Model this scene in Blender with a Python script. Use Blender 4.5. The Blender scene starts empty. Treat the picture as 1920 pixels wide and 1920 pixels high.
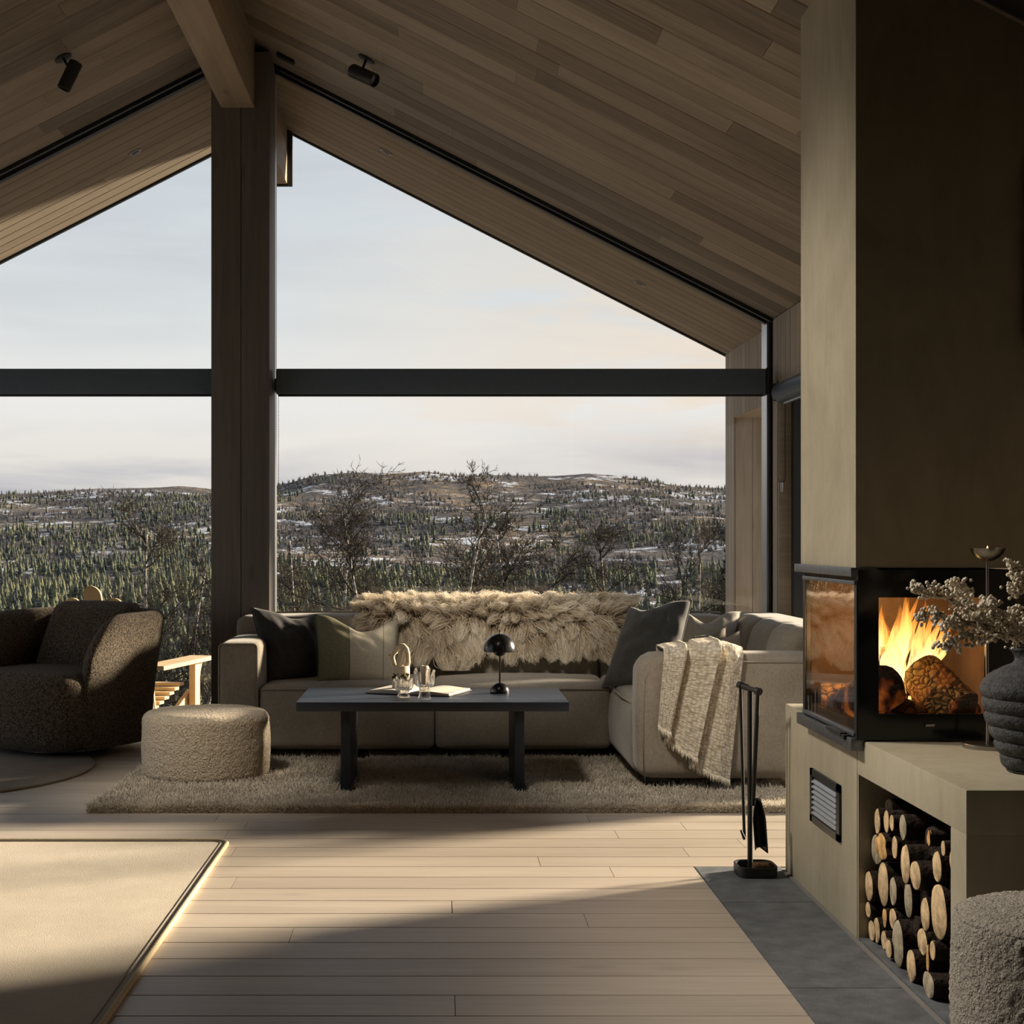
import bpy, bmesh, math, random
import numpy as np
from mathutils import Vector, Matrix, noise as mnoise

random.seed(7)
rng = np.random.default_rng(7)
sc = bpy.context.scene
col = sc.collection
PI = math.pi

# ------------------------------------------------------------------ camera, light, exposure
CAM_Z = 1.17
F = 2880.0                    # focal length in pixels of the 1920 frame
VX, VY = 823.0, 1008.0        # vanishing point
cd = bpy.data.cameras.new('camera')
cam = bpy.data.objects.new('camera', cd)
col.objects.link(cam)
cam.location = (0, 0, CAM_Z)
cam.rotation_euler = (PI / 2, 0, 0)
cd.sensor_width = 36
cd.lens = 36 * F / 1920
cd.shift_x = (960 - VX) / 1920
cd.shift_y = (VY - 960) / 1920
cd.clip_start = 0.05
cd.clip_end = 6000
sc.camera = cam

sc.view_settings.view_transform = 'Standard'
sc.view_settings.look = 'None'
sc.view_settings.exposure = 0.0
sc.view_settings.gamma = 1
sc.view_settings.use_curve_mapping = False
try:
    sc.cycles.use_denoising = True
    sc.cycles.max_bounces = 10
    sc.cycles.diffuse_bounces = 5
    sc.cycles.glossy_bounces = 4
    sc.cycles.transmission_bounces = 8
    sc.cycles.transparent_max_bounces = 24
    sc.cycles.sample_clamp_indirect = 6.0
    sc.cycles.caustics_reflective = False
    sc.cycles.caustics_refractive = False
except Exception:
    pass

SUN_AZ = (0.894, 0.447)       # towards the sun, in plan
SUN_EL = math.radians(15.5)
sd = bpy.data.lights.new('sun', 'SUN')
sd.energy = 17.0
sd.color = (1.0, 0.83, 0.62)
sd.angle = math.radians(6.5)
sun = bpy.data.objects.new('sun', sd)
col.objects.link(sun)
_tos = Vector((SUN_AZ[0] * math.cos(SUN_EL), SUN_AZ[1] * math.cos(SUN_EL), math.sin(SUN_EL)))
sun.rotation_euler = _tos.to_track_quat('Z', 'Y').to_euler()
sun.location = (12, 6, 9)


class NT:
    """small node-tree helper"""
    def __init__(s, tree):
        s.t = tree
        s.n = tree.nodes
        s.l = tree.links

    def node(s, kind, **kw):
        nd = s.n.new(kind)
        for k, v in kw.items():
            if k == 'ins':
                for i, val in v.items():
                    if hasattr(val, 'is_output'):
                        s.l.new(val, nd.inputs[i])
                    else:
                        nd.inputs[i].default_value = val
            else:
                setattr(nd, k, v)
        return nd

    def math(s, op, a, b=0.0, c=None, clamp=False):
        nd = s.node('ShaderNodeMath', operation=op, use_clamp=clamp)
        for i, v in enumerate((a, b) if c is None else (a, b, c)):
            if hasattr(v, 'is_output'):
                s.l.new(v, nd.inputs[i])
            else:
                nd.inputs[i].default_value = v
        return nd.outputs[0]

    def ramp(s, fac, stops, interp='LINEAR'):
        nd = s.node('ShaderNodeValToRGB')
        cr = nd.color_ramp
        cr.interpolation = interp
        while len(cr.elements) < len(stops):
            cr.elements.new(0.5)
        for e, (p, c) in zip(cr.elements, stops):
            e.position = p
            e.color = (*c, 1) if len(c) == 3 else c
        s.l.new(fac, nd.inputs[0])
        return nd.outputs[0]

    def mix(s, fac, a, b, mode='MIX'):
        nd = s.node('ShaderNodeMix', data_type='RGBA', blend_type=mode)
        for i, v in ((0, fac), (6, a), (7, b)):
            if hasattr(v, 'is_output'):
                s.l.new(v, nd.inputs[i])
            else:
                nd.inputs[i].default_value = v if i == 0 else ((*v, 1) if len(v) == 3 else v)
        return nd.outputs[2]

    def noise(s, vec, scale, detail=4, rough=0.55, dist=0.0):
        nd = s.node('ShaderNodeTexNoise')
        nd.inputs['Scale'].default_value = scale
        nd.inputs['Detail'].default_value = detail
        nd.inputs['Roughness'].default_value = rough
        nd.inputs['Distortion'].default_value = dist
        if vec is not None:
            s.l.new(vec, nd.inputs['Vector'])
        return nd.outputs[0]

    def mapping(s, vec, scale=(1, 1, 1), loc=(0, 0, 0), rot=(0, 0, 0)):
        nd = s.node('ShaderNodeMapping')
        nd.inputs['Scale'].default_value = scale
        nd.inputs['Location'].default_value = loc
        nd.inputs['Rotation'].default_value = rot
        s.l.new(vec, nd.inputs['Vector'])
        return nd.outputs[0]


# ------------------------------------------------------------------ sky
def make_world():
    w = bpy.data.worlds.new('sky')
    sc.world = w
    w.use_nodes = True
    t = NT(w.node_tree)
    t.n.clear()
    tc = t.node('ShaderNodeTexCoord')
    d = tc.outputs['Generated']
    sep = t.node('ShaderNodeSeparateXYZ')
    t.l.new(d, sep.inputs[0])
    z = sep.outputs[2]
    z01 = t.math('MULTIPLY_ADD', z, 0.5, 0.5, clamp=True)
    def e(v):
        return 0.5 + v / 2
    base = t.ramp(z01, [(e(-1), (.20, .19, .18)), (e(-.03), (.30, .30, .30)), (e(0.02), (.82, .76, .70)),
                        (e(.045), (.88, .83, .77)), (e(.09), (.87, .85, .83)), (e(.14), (.76, .79, .80)), (e(.22), (.66, .71, .76)),
                        (e(.34), (.58, .64, .71)), (e(1), (.46, .54, .64))])
    v = t.mapping(d, (3.0, 3.0, 15.0))
    n1 = t.noise(v, 2.2, 6, 0.6, 0.5)
    warm = t.ramp(n1, [(0.42, (0, 0, 0)), (0.55, (1, 1, 1))])
    wmask = t.ramp(z01, [(e(.03), (0, 0, 0)), (e(.08), (.9, .9, .9)), (e(.15), (.8, .8, .8)), (e(.3), (.12, .12, .12)), (e(.7), (.1, .1, .1))])
    xs = t.math('MULTIPLY_ADD', sep.outputs[0], 3.5, 0.40, clamp=True)
    wf = t.math('MULTIPLY', t.math('MULTIPLY', warm, wmask), xs)
    c1 = t.mix(wf, base, (.90, .77, .64))
    v2 = t.mapping(d, (2.0, 2.0, 12.0), (3.3, 1.7, 0.6))
    n2 = t.noise(v2, 1.9, 5, 0.55, 0.4)
    grey = t.ramp(n2, [(0.40, (0, 0, 0)), (0.58, (1, 1, 1))])
    gmask = t.ramp(z01, [(e(.0), (1, 1, 1)), (e(.034), (.95, .95, .95)), (e(.046), (.75, .75, .75)), (e(.066), (.22, .22, .22)), (e(.085), (.03, .03, .03)), (e(.14), (.22, .22, .22)), (e(.24), (.42, .42, .42)), (e(.5), (.3, .3, .3))])
    side = t.math('MULTIPLY_ADD', t.math('ABSOLUTE', sep.outputs[0]), 4.5, 0.25, clamp=True)
    gf = t.math('MULTIPLY', t.math('MULTIPLY', t.math('MULTIPLY_ADD', grey, 0.8, 0.2), side), gmask)
    c2 = t.mix(gf, c1, (.42, .43, .50))
    bg = t.node('ShaderNodeBackground')
    t.l.new(c2, bg.inputs[0])
    bg.inputs[1].default_value = 1.07
    out = t.node('ShaderNodeOutputWorld')
    t.l.new(bg.outputs[0], out.inputs[0])


make_world()


def P(x, y, Y):
    """point at depth Y seen at photo pixel (x, y)"""
    return Vector(((x - VX) * Y / F, Y, CAM_Z - (y - VY) * Y / F))


# ------------------------------------------------------------------ materials
def new_mat(name):
    m = bpy.data.materials.new(name)
    m.use_nodes = True
    t = NT(m.node_tree)
    return m, t, t.n['Principled BSDF']


def set_bump(t, b, h, strength, dist):
    bp = t.node('ShaderNodeBump')
    bp.inputs['Strength'].default_value = strength
    bp.inputs['Distance'].default_value = dist
    t.l.new(h, bp.inputs['Height'])
    t.l.new(bp.outputs[0], b.inputs['Normal'])


def wood(name, dark, light, rough=0.55, fine=60, var=0.35, knots=0.0, spec=0.3, axis=0, bump=0.15, coord='Object'):
    m, t, b = new_mat(name)
    tc = t.node('ShaderNodeTexCoord')
    oi = t.node('ShaderNodeObjectInfo')
    off = t.node('ShaderNodeVectorMath', operation='ADD')
    t.l.new(tc.outputs[coord], off.inputs[0])
    rv = t.math('MULTIPLY', oi.outputs['Random'], 37.0)
    cmb = t.node('ShaderNodeCombineXYZ', ins={0: rv, 1: rv, 2: rv})
    t.l.new(cmb.outputs[0], off.inputs[1])
    sc3 = [fine, fine, fine]
    sc3[axis] = fine * 0.05
    v = t.mapping(off.outputs[0], sc3)
    g = t.noise(v, 1.0, 5, 0.6, 0.6)
    sc4 = [4, 4, 4]
    sc4[axis] = 0.6
    g2 = t.noise(t.mapping(off.outputs[0], sc4), 1.0, 3, 0.5, 0.8)
    f = t.math('MULTIPLY_ADD', g, 0.6, t.math('MULTIPLY_ADD', g2, 0.6, -0.10))
    f = t.math('ADD', f, t.math('MULTIPLY_ADD', oi.outputs['Random'], var, -var / 2), clamp=True)
    c = t.ramp(f, [(0.25, dark), (0.75, light)])
    if knots:
        sk = [7, 7, 7]
        sk[axis] = 2.2
        vo = t.node('ShaderNodeTexVoronoi')
        t.l.new(t.mapping(off.outputs[0], sk), vo.inputs['Vector'])
        vo.inputs['Scale'].default_value = 0.8
        kf = t.ramp(vo.outputs['Distance'], [(0.03, (knots,) * 3), (0.14, (0, 0, 0))])
        c = t.mix(kf, c, tuple(x * 0.35 for x in dark))
    t.l.new(c, b.inputs['Base Color'])
    b.inputs['Roughness'].default_value = rough
    b.inputs['Specular IOR Level'].default_value = spec
    set_bump(t, b, g, bump, 0.002)
    return m


def cloth(name, c1, c2, scale=260, rough=0.95, bump=0.5, dist=0.003, mott=6, sheen=0.25, weave=True):
    m, t, b = new_mat(name)
    tc = t.node('ShaderNodeTexCoord')
    o = tc.outputs['Object']
    n1 = t.noise(o, scale, 3, 0.6)
    n2 = t.noise(o, mott, 3, 0.6)
    h = n1
    if weave:
        w1 = t.noise(t.mapping(o, (scale * 1.2, scale * 1.2, scale * .18)), 1.0, 1)
        w2 = t.noise(t.mapping(o, (scale * .16, scale * .16, scale * 1.2)), 1.0, 1)
        h = t.math('ADD', t.math('MULTIPLY', w1, .7), t.math('MULTIPLY', w2, .5))
    f = t.math('MULTIPLY_ADD', h, 0.75, t.math('MULTIPLY_ADD', n2, 0.5, -0.15), clamp=True)
    t.l.new(t.ramp(f, [(0.25, c1), (0.75, c2)]), b.inputs['Base Color'])
    b.inputs['Roughness'].default_value = rough
    b.inputs['Specular IOR Level'].default_value = 0.15
    b.inputs['Sheen Weight'].default_value = sheen
    b.inputs['Sheen Roughness'].default_value = 0.5
    set_bump(t, b, h, bump, dist)
    return m


def boucle(name, c1, c2, cell=110, dist=0.012, bump=0.9):
    m, t, b = new_mat(name)
    tc = t.node('ShaderNodeTexCoord')
    o = tc.outputs['Object']
    vo = t.node('ShaderNodeTexVoronoi')
    vo.feature = 'SMOOTH_F1'
    t.l.new(t.mix(0.02, o, t.node('ShaderNodeTexNoise', ins={'Vector': o, 'Scale': cell * 0.6}).outputs[1]), vo.inputs['Vector'])
    vo.inputs['Scale'].default_value = cell
    inv = t.math('SUBTRACT', 1.0, vo.outputs['Distance'])
    n1 = t.noise(o, cell * 2.4, 3)
    h = t.math('MULTIPLY_ADD', n1, 0.5, inv)
    f = t.math('MULTIPLY_ADD', h, 1.1, -0.75, clamp=True)
    t.l.new(t.ramp(f, [(0.0, c1), (0.8, c2)]), b.inputs['Base Color'])
    b.inputs['Roughness'].default_value = 1.0
    b.inputs['Specular IOR Level'].default_value = 0.05
    b.inputs['Sheen Weight'].default_value = 0.2
    set_bump(t, b, h, bump, dist)
    return m


def plain(name, c, rough=0.5, metal=0.0, spec=0.5, var=0.0, scale=30, bump=0.0, bscale=200, bdist=0.002, coat=0.0):
    m, t, b = new_mat(name)
    tc = t.node('ShaderNodeTexCoord')
    o = tc.outputs['Object']
    n = t.noise(o, scale, 4, 0.6)
    c1 = tuple(x * (1 - var) for x in c)
    c2 = tuple(min(1, x * (1 + var)) for x in c)
    t.l.new(t.ramp(n, [(0.3, c1), (0.7, c2)]), b.inputs['Base Color'])
    b.inputs['Roughness'].default_value = rough
    b.inputs['Metallic'].default_value = metal
    b.inputs['Specular IOR Level'].default_value = spec
    b.inputs['Coat Weight'].default_value = coat
    if bump:
        set_bump(t, b, t.noise(o, bscale, 4), bump, bdist)
    return m


def plaster(name, c1, c2):
    m, t, b = new_mat(name)
    tc = t.node('ShaderNodeTexCoord')
    o = tc.outputs['Object']
    n1 = t.noise(o, 2.2, 5, 0.62, 0.5)
    n2 = t.noise(t.mapping(o, (14, 14, 4)), 1.0, 4, 0.6, 1.0)
    f = t.math('MULTIPLY_ADD', n1, 0.7, t.math('MULTIPLY', n2, 0.35), clamp=True)
    t.l.new(t.ramp(f, [(0.3, c1), (0.72, c2)]), b.inputs['Base Color'])
    b.inputs['Roughness'].default_value = 0.75
    b.inputs['Specular IOR Level'].default_value = 0.25
    set_bump(t, b, t.math('ADD', n2, t.noise(o, 120, 3)), 0.12, 0.004)
    return m


def pane_mat(name, tint=(1, 1, 1), refl=1.0, ior=1.45):
    """thin glazing: Fresnel reflection over clear transmission"""
    m = bpy.data.materials.new(name)
    m.use_nodes = True
    t = NT(m.node_tree)
    t.n.clear()
    out = t.node('ShaderNodeOutputMaterial')
    ge = t.node('ShaderNodeNewGeometry')
    io = t.math('MULTIPLY_ADD', ge.outputs['Backfacing'], 1 / ior - ior, ior)
    fr = t.node('ShaderNodeFresnel')
    t.l.new(io, fr.inputs[0])
    tr = t.node('ShaderNodeBsdfTransparent')
    tr.inputs[0].default_value = (*tint, 1)
    gl = t.node('ShaderNodeBsdfGlossy')
    gl.inputs['Roughness'].default_value = 0.0
    mx = t.node('ShaderNodeMixShader')
    t.l.new(t.math('MULTIPLY', fr.outputs[0], refl, clamp=True), mx.inputs[0])
    t.l.new(tr.outputs[0], mx.inputs[1])
    t.l.new(gl.outputs[0], mx.inputs[2])
    t.l.new(mx.outputs[0], out.inputs[0])
    return m


def glass_mat(name, ior=1.5, rough=0.02):
    m, t, b = new_mat(name)
    b.inputs['Base Color'].default_value = (1, 1, 1, 1)
    b.inputs['Transmission Weight'].default_value = 1.0
    b.inputs['IOR'].default_value = ior
    b.inputs['Roughness'].default_value = rough
    tc = t.node('ShaderNodeTexCoord')
    set_bump(t, b, t.noise(tc.outputs['Object'], 90, 2), 0.3, 0.004)
    return m


def flame_mat(name, strength):
    m = bpy.data.materials.new(name)
    m.use_nodes = True
    t = NT(m.node_tree)
    t.n.clear()
    out = t.node('ShaderNodeOutputMaterial')
    uv = t.node('ShaderNodeUVMap')
    sep = t.node('ShaderNodeSeparateXYZ')
    t.l.new(uv.outputs[0], sep.inputs[0])
    v = sep.outputs[1]
    tc = t.node('ShaderNodeTexCoord')
    st = t.noise(t.mapping(tc.outputs['Object'], (60, 60, 7), rot=(0, .25, 0)), 1.0, 3, 0.5, 0.6)
    colr = t.ramp(v, [(0.0, (1.0, .62, .22)), (0.18, (1.0, .72, .36)), (0.45, (1.0, .60, .18)), (0.75, (1.0, .38, .06)), (1.0, (.9, .20, .02))])
    alpha = t.ramp(v, [(0.0, (.15,) * 3), (0.12, (.8,) * 3), (0.5, (.7,) * 3), (1.0, (.0,) * 3)])
    k = t.ramp(st, [(0.30, (.10,) * 3), (0.62, (1,) * 3)])
    a = t.math('MULTIPLY', alpha, k, clamp=True)
    em = t.node('ShaderNodeEmission')
    t.l.new(colr, em.inputs[0])
    em.inputs[1].default_value = strength
    tr = t.node('ShaderNodeBsdfTransparent')
    mx = t.node('ShaderNodeMixShader')
    t.l.new(a, mx.inputs[0])
    t.l.new(tr.outputs[0], mx.inputs[1])
    t.l.new(em.outputs[0], mx.inputs[2])
    t.l.new(mx.outputs[0], out.inputs[0])
    return m


def ember_mat(name, c1, c2, glow, cell=26):
    """charred log: cracked skin, embers glowing in the cracks and low on the log"""
    m, t, b = new_mat(name)
    tc = t.node('ShaderNodeTexCoord')
    o = tc.outputs['Object']
    vo = t.node('ShaderNodeTexVoronoi')
    vo.feature = 'DISTANCE_TO_EDGE'
    nz = t.node('ShaderNodeTexNoise', ins={'Vector': o, 'Scale': 20.0})
    t.l.new(t.mix(0.03, o, nz.outputs[1]), vo.inputs['Vector'])
    vo.inputs['Scale'].default_value = cell
    ck = t.ramp(vo.outputs[0], [(0.015, (0, 0, 0)), (0.07, (1, 1, 1))])
    n = t.noise(o, 40, 5, 0.7)
    basec = t.ramp(n, [(0.35, c1), (0.65, c2)])
    t.l.new(t.mix(ck, (.01, .007, .005), basec), b.inputs['Base Color'])
    b.inputs['Roughness'].default_value = 0.9
    g = t.ramp(t.noise(o, 9, 3, 0.5), [(0.50, (0, 0, 0)), (0.70, (1, 1, 1))])
    t.l.new(t.mix(g, (.5, .08, .01), (1.0, .30, .05)), b.inputs['Emission Color'])
    t.l.new(t.math('MULTIPLY', g, glow), b.inputs['Emission Strength'])
    set_bump(t, b, t.math('ADD', vo.outputs[0], t.math('MULTIPLY', n, .2)), 1.0, 0.02)
    return m


def hair_mat(name, stops, rnd=0.35, patch=3.0, trans=.1):
    m, t, b = new_mat(name)
    hi = t.node('ShaderNodeHairInfo')
    ge = t.node('ShaderNodeNewGeometry')
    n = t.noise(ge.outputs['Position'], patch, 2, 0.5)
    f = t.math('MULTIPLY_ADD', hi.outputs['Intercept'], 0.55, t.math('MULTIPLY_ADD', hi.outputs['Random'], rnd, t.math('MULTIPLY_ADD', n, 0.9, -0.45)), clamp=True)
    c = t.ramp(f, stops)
    t.n.remove(b)
    di = t.node('ShaderNodeBsdfDiffuse')
    tl = t.node('ShaderNodeBsdfTranslucent')
    t.l.new(c, di.inputs[0])
    t.l.new(c, tl.inputs[0])
    mx = t.node('ShaderNodeMixShader')
    mx.inputs[0].default_value = trans
    t.l.new(di.outputs[0], mx.inputs[1])
    t.l.new(tl.outputs[0], mx.inputs[2])
    t.l.new(mx.outputs[0], t.n['Material Output'].inputs[0])
    return m


M = {}
M['ceiling'] = wood('ceiling_boards', (.165, .133, .098), (.385, .325, .252), 0.5, 55, 0.42, 0.35, 0.3)
M['soffit'] = wood('soffit_boards', (.235, .192, .145), (.37, .31, .24), 0.6, 60, 0.2, 0.3)
M['roofslab'] = plain('roof_underlay', (.03, .025, .02), 0.9)
M['floor'] = wood('oak_planks', (.43, .365, .30), (.61, .535, .45), 0.42, 45, 0.22, 0.25, 0.35, bump=0.10)
M['subfloor'] = plain('subfloor_dark', (.06, .045, .035), 0.9)
M['post'] = wood('post_timber', (.098, .091, .085), (.178, .162, .148), 0.55, 40, 0.15, 0.4, axis=2)
M['beam'] = wood('beam_timber', (.26, .20, .142), (.44, .35, .255), 0.6, 30, 0.1, 0.55, axis=1)
M['cladding'] = wood('weathered_cladding', (.25, .205, .155), (.42, .36, .285), 0.75, 45, 0.25, 0.35, bump=0.4)
M['darkwall'] = wood('dark_room_panelling', (.05, .042, .035), (.08, .066, .054), 0.7, 20, 0.1, axis=2)
M['plaster'] = plaster('olive_plaster', (.32, .285, .205), (.48, .435, .33))
M['black'] = plain('black_metal', (.012, .013, .014), 0.38, 0.0, 0.5, 0.1)
M['blackgloss'] = plain('black_enamelled_glass', (.006, .007, .008), 0.12, 0.0, 0.4)
M['blackmatt'] = plain('matt_black_metal', (.016, .016, .017), 0.45, 0.0, 0.45, 0.1)
M['frame'] = plain('anthracite_frame', (.016, .019, .023), 0.35, 0.0, 0.5)
M['alu'] = plain('grey_aluminium', (.42, .42, .42), 0.35, 0.8)
M['steel'] = plain('brushed_steel', (.36, .34, .32), 0.28, 1.0, 0.5, 0.08)
M['greymetal'] = plain('worn_grey_steel', (.17, .18, .20), 0.35, 0.7, 0.5, 0.25, 40)
M['blindfab'] = plain('roller_blind_cassette', (.105, .145, .195), 0.5, 0.0, 0.4, 0.05)
M['pane'] = pane_mat('window_glass', (.985, .99, .985))
M['firepane'] = pane_mat('stove_glass', (.90, .87, .84), 1.15)
M['sofa'] = cloth('taupe_sofa_weave', (.185, .160, .128), (.36, .32, .262), 300, 0.95, 0.35, 0.002, 5)
M['sofapipe'] = cloth('sofa_piping', (.20, .175, .14), (.34, .30, .24), 300)
M['armchair'] = boucle('brown_boucle', (.042, .034, .025), (.42, .335, .24), 150, 0.008)
M['pouf'] = boucle('sand_boucle', (.50, .41, .30), (.92, .84, .70), 120, 0.011)
M['stool'] = boucle('cream_boucle', (.46, .41, .345), (.88, .83, .76), 150, 0.009)
M['cush_black'] = cloth('charcoal_linen', (.015, .015, .017), (.050, .048, .050), 420, 0.85, 0.25, 0.002)
M['cush_grey'] = cloth('slate_linen', (.045, .045, .043), (.125, .122, .112), 420, 0.9, 0.3, 0.002)
M['cush_sand'] = cloth('beige_linen', (.30, .27, .22), (.48, .44, .37), 420, 0.9, 0.3, 0.002)
M['cush_brown'] = cloth('brown_linen', (.15, .12, .09), (.26, .215, .165), 420, 0.9, 0.3, 0.002)
M['rug'] = cloth('taupe_shag', (.20, .17, .13), (.42, .37, .30), 220, 1.0, 0.9, 0.01, 5, 0.2, False)
M['roundrug'] = cloth('round_rug_pile', (.18, .15, .11), (.38, .33, .26), 240, 1.0, 0.6, 0.006, 5, 0.2, False)
M['creamrug'] = cloth('cream_woven_wool', (.42, .36, .28), (.66, .59, .49), 260, 1.0, 0.45, 0.004, 4, 0.1, False)
M['creamedge'] = cloth('cream_rug_binding', (.50, .40, .25), (.72, .60, .40), 200, 0.9, 0.4, 0.003, 4, 0.1, False)
M['table'] = wood('black_stained_oak', (.006, .008, .013), (.018, .024, .038), 0.40, 45, 0.1, 0, 0.40, bump=0.08)
M['lamp'] = plain('satin_black_lacquer', (.010, .010, .011), 0.25, 0.0, 0.55)
M['paper'] = plain('book_paper', (.72, .68, .60), 0.7, 0, 0.2, 0.05, 60)
M['pageedge'] = plain('book_page_edges', (.22, .20, .18), 0.8, 0, 0.2, 0.25, 300)
M['glass'] = pane_mat('cast_glass', (.97, .97, .97), 2.0, 1.5)
_t = NT(M['glass'].node_tree)
_o = _t.n['Material Output']
_g = _t.node('ShaderNodeBsdfGlass')
_g.inputs['IOR'].default_value = 1.5
_g.inputs['Roughness'].default_value = .02
_m = _t.node('ShaderNodeMixShader')
_m.inputs[0].default_value = .5
_t.l.new(_o.inputs[0].links[0].from_socket, _m.inputs[1])
_t.l.new(_g.outputs[0], _m.inputs[2])
_t.l.new(_m.outputs[0], _o.inputs[0])
M['wax'] = plain('ivory_wax', (.80, .70, .54), 0.85, 0, 0.15, 0.1, 25)
M['ceramic'] = plain('ivory_ceramic', (.70, .61, .46), 0.75, 0, 0.2, 0.12, 30, 0.3, 80)
M['moss'] = plain('dried_moss', (.10, .09, .04), 0.9, 0, 0.1, 0.5, 120)
M['stone'] = plain('charcoal_stone_tile', (.14, .15, .165), 0.6, 0.0, 0.3, 0.28, 14, 0.35, 160, 0.004)
M['grout'] = plain('pale_grout', (.22, .21, .20), 0.9)
M['logend'] = plain('cut_log_end', (.66, .48, .28), 0.85, 0, 0.15, 0.35, 40, 0.6, 90, 0.004)
M['logend2'] = plain('grey_weathered_log_end', (.42, .36, .26), 0.9, 0, 0.1, 0.35, 40, 0.6, 90, 0.004)
M['logend3'] = plain('golden_split_log_face', (.66, .40, .16), 0.85, 0, 0.1, 0.35, 30, 0.7, 70, 0.004)
M['bark'] = plain('dark_birch_bark', (.040, .030, .024), 0.95, 0, 0.1, 0.6, 30, 0.9, 60, 0.01)
M['vase'] = plain('rough_black_stoneware', (.065, .067, .072), 0.8, 0, 0.35, 0.45, 70, 0.9, 160, 0.006)
M['berry'] = plain('dried_cream_berries', (.74, .67, .55), 0.85, 0, 0.1, 0.3, 90)
M['twig'] = plain('dried_brown_stems', (.16, .11, .065), 0.9, 0, 0.1, 0.2)
M['brush'] = plain('brown_bristles', (.13, .075, .04), 0.9, 0, 0.1, 0.4, 90, 0.8, 200)
M['flame'] = flame_mat('fire_flames', 3.0)
M['ember'] = ember_mat('burning_log', (.30, .17, .06), (.62, .38, .14), .55, 42)
M['char'] = ember_mat('charred_log', (.012, .008, .006), (.07, .035, .014), 0.5, 40)
M['coal'] = ember_mat('glowing_log', (.30, .12, .04), (.50, .22, .07), 2.6, 18)
M['firelining'] = plain('firebox_lining', (.105, .075, .052), 0.8, 0, 0.2, 0.25, 9)
M['pine'] = wood('pale_pine', (.52, .37, .20), (.70, .53, .31), 0.6, 50, 0.15, 0.3)
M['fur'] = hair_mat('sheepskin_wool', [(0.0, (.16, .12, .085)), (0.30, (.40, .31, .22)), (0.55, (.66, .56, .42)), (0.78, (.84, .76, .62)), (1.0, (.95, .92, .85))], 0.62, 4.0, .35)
M['skin'] = plain('sheepskin_hide', (.22, .16, .11), 0.95)
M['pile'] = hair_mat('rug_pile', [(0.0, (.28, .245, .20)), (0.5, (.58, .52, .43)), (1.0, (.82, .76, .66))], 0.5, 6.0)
M['spot_lens'] = plain('spot_lens', (.30, .32, .34), 0.15, 0, 0.6)


def knit_mat():
    m, t, b = new_mat('waffle_knit')
    uv = t.node('ShaderNodeUVMap')
    vo = t.node('ShaderNodeTexVoronoi')
    vo.inputs['Randomness'].default_value = 0.45
    vo.feature = 'SMOOTH_F1'
    t.l.new(uv.outputs[0], vo.inputs['Vector'])
    vo.inputs['Scale'].default_value = 1.0
    n = t.noise(uv.outputs[0], 4.0, 3)
    h = t.math('SUBTRACT', 1.0, t.math('MULTIPLY_ADD', n, .35, vo.outputs['Distance']))
    t.l.new(t.ramp(h, [(0.15, (.30, .25, .18)), (0.65, (.82, .75, .63))]), b.inputs['Base Color'])
    b.inputs['Roughness'].default_value = 1.0
    b.inputs['Specular IOR Level'].default_value = 0.05
    set_bump(t, b, h, 1.0, 0.006)
    return m


M['knit'] = knit_mat()


def panel_cushion_mat():
    """olive panel, seam, beige panel, thin seam: the colour blocks sewn into this cushion"""
    m, t, b = new_mat('olive_and_beige_linen')
    uv = t.node('ShaderNodeUVMap')
    sep = t.node('ShaderNodeSeparateXYZ')
    t.l.new(uv.outputs[0], sep.inputs[0])
    tc = t.node('ShaderNodeTexCoord')
    o = tc.outputs['Object']
    s = 420
    w1 = t.noise(t.mapping(o, (s, s, s * .16)), 1.0, 1)
    w2 = t.noise(t.mapping(o, (s * .16, s * .16, s)), 1.0, 1)
    h = t.math('ADD', t.math('MULTIPLY', w1, .6), t.math('MULTIPLY', w2, .6))
    ol = t.ramp(h, [(0.3, (.085, .082, .048)), (0.85, (.23, .225, .15))])
    be = t.ramp(h, [(0.3, (.27, .245, .19)), (0.85, (.47, .43, .35))])
    fa = t.ramp(sep.outputs[0], [(0.385, (0, 0, 0)), (0.39, (1, 1, 1))])
    c = t.mix(fa, ol, be)
    se = t.ramp(sep.outputs[0], [(0.378, (0, 0, 0)), (0.382, (1, 1, 1)), (0.392, (1, 1, 1)), (0.396, (0, 0, 0)), (0.80, (0, 0, 0)), (0.804, (1, 1, 1)), (0.812, (1, 1, 1)), (0.816, (0, 0, 0))])
    c = t.mix(t.math('MULTIPLY', se, .6), c, (.05, .05, .03))
    t.l.new(c, b.inputs['Base Color'])
    b.inputs['Roughness'].default_value = 0.9
    b.inputs['Specular IOR Level'].default_value = 0.1
    set_bump(t, b, h, 0.3, 0.002)
    return m


M['cush_panel'] = panel_cushion_mat()


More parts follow.
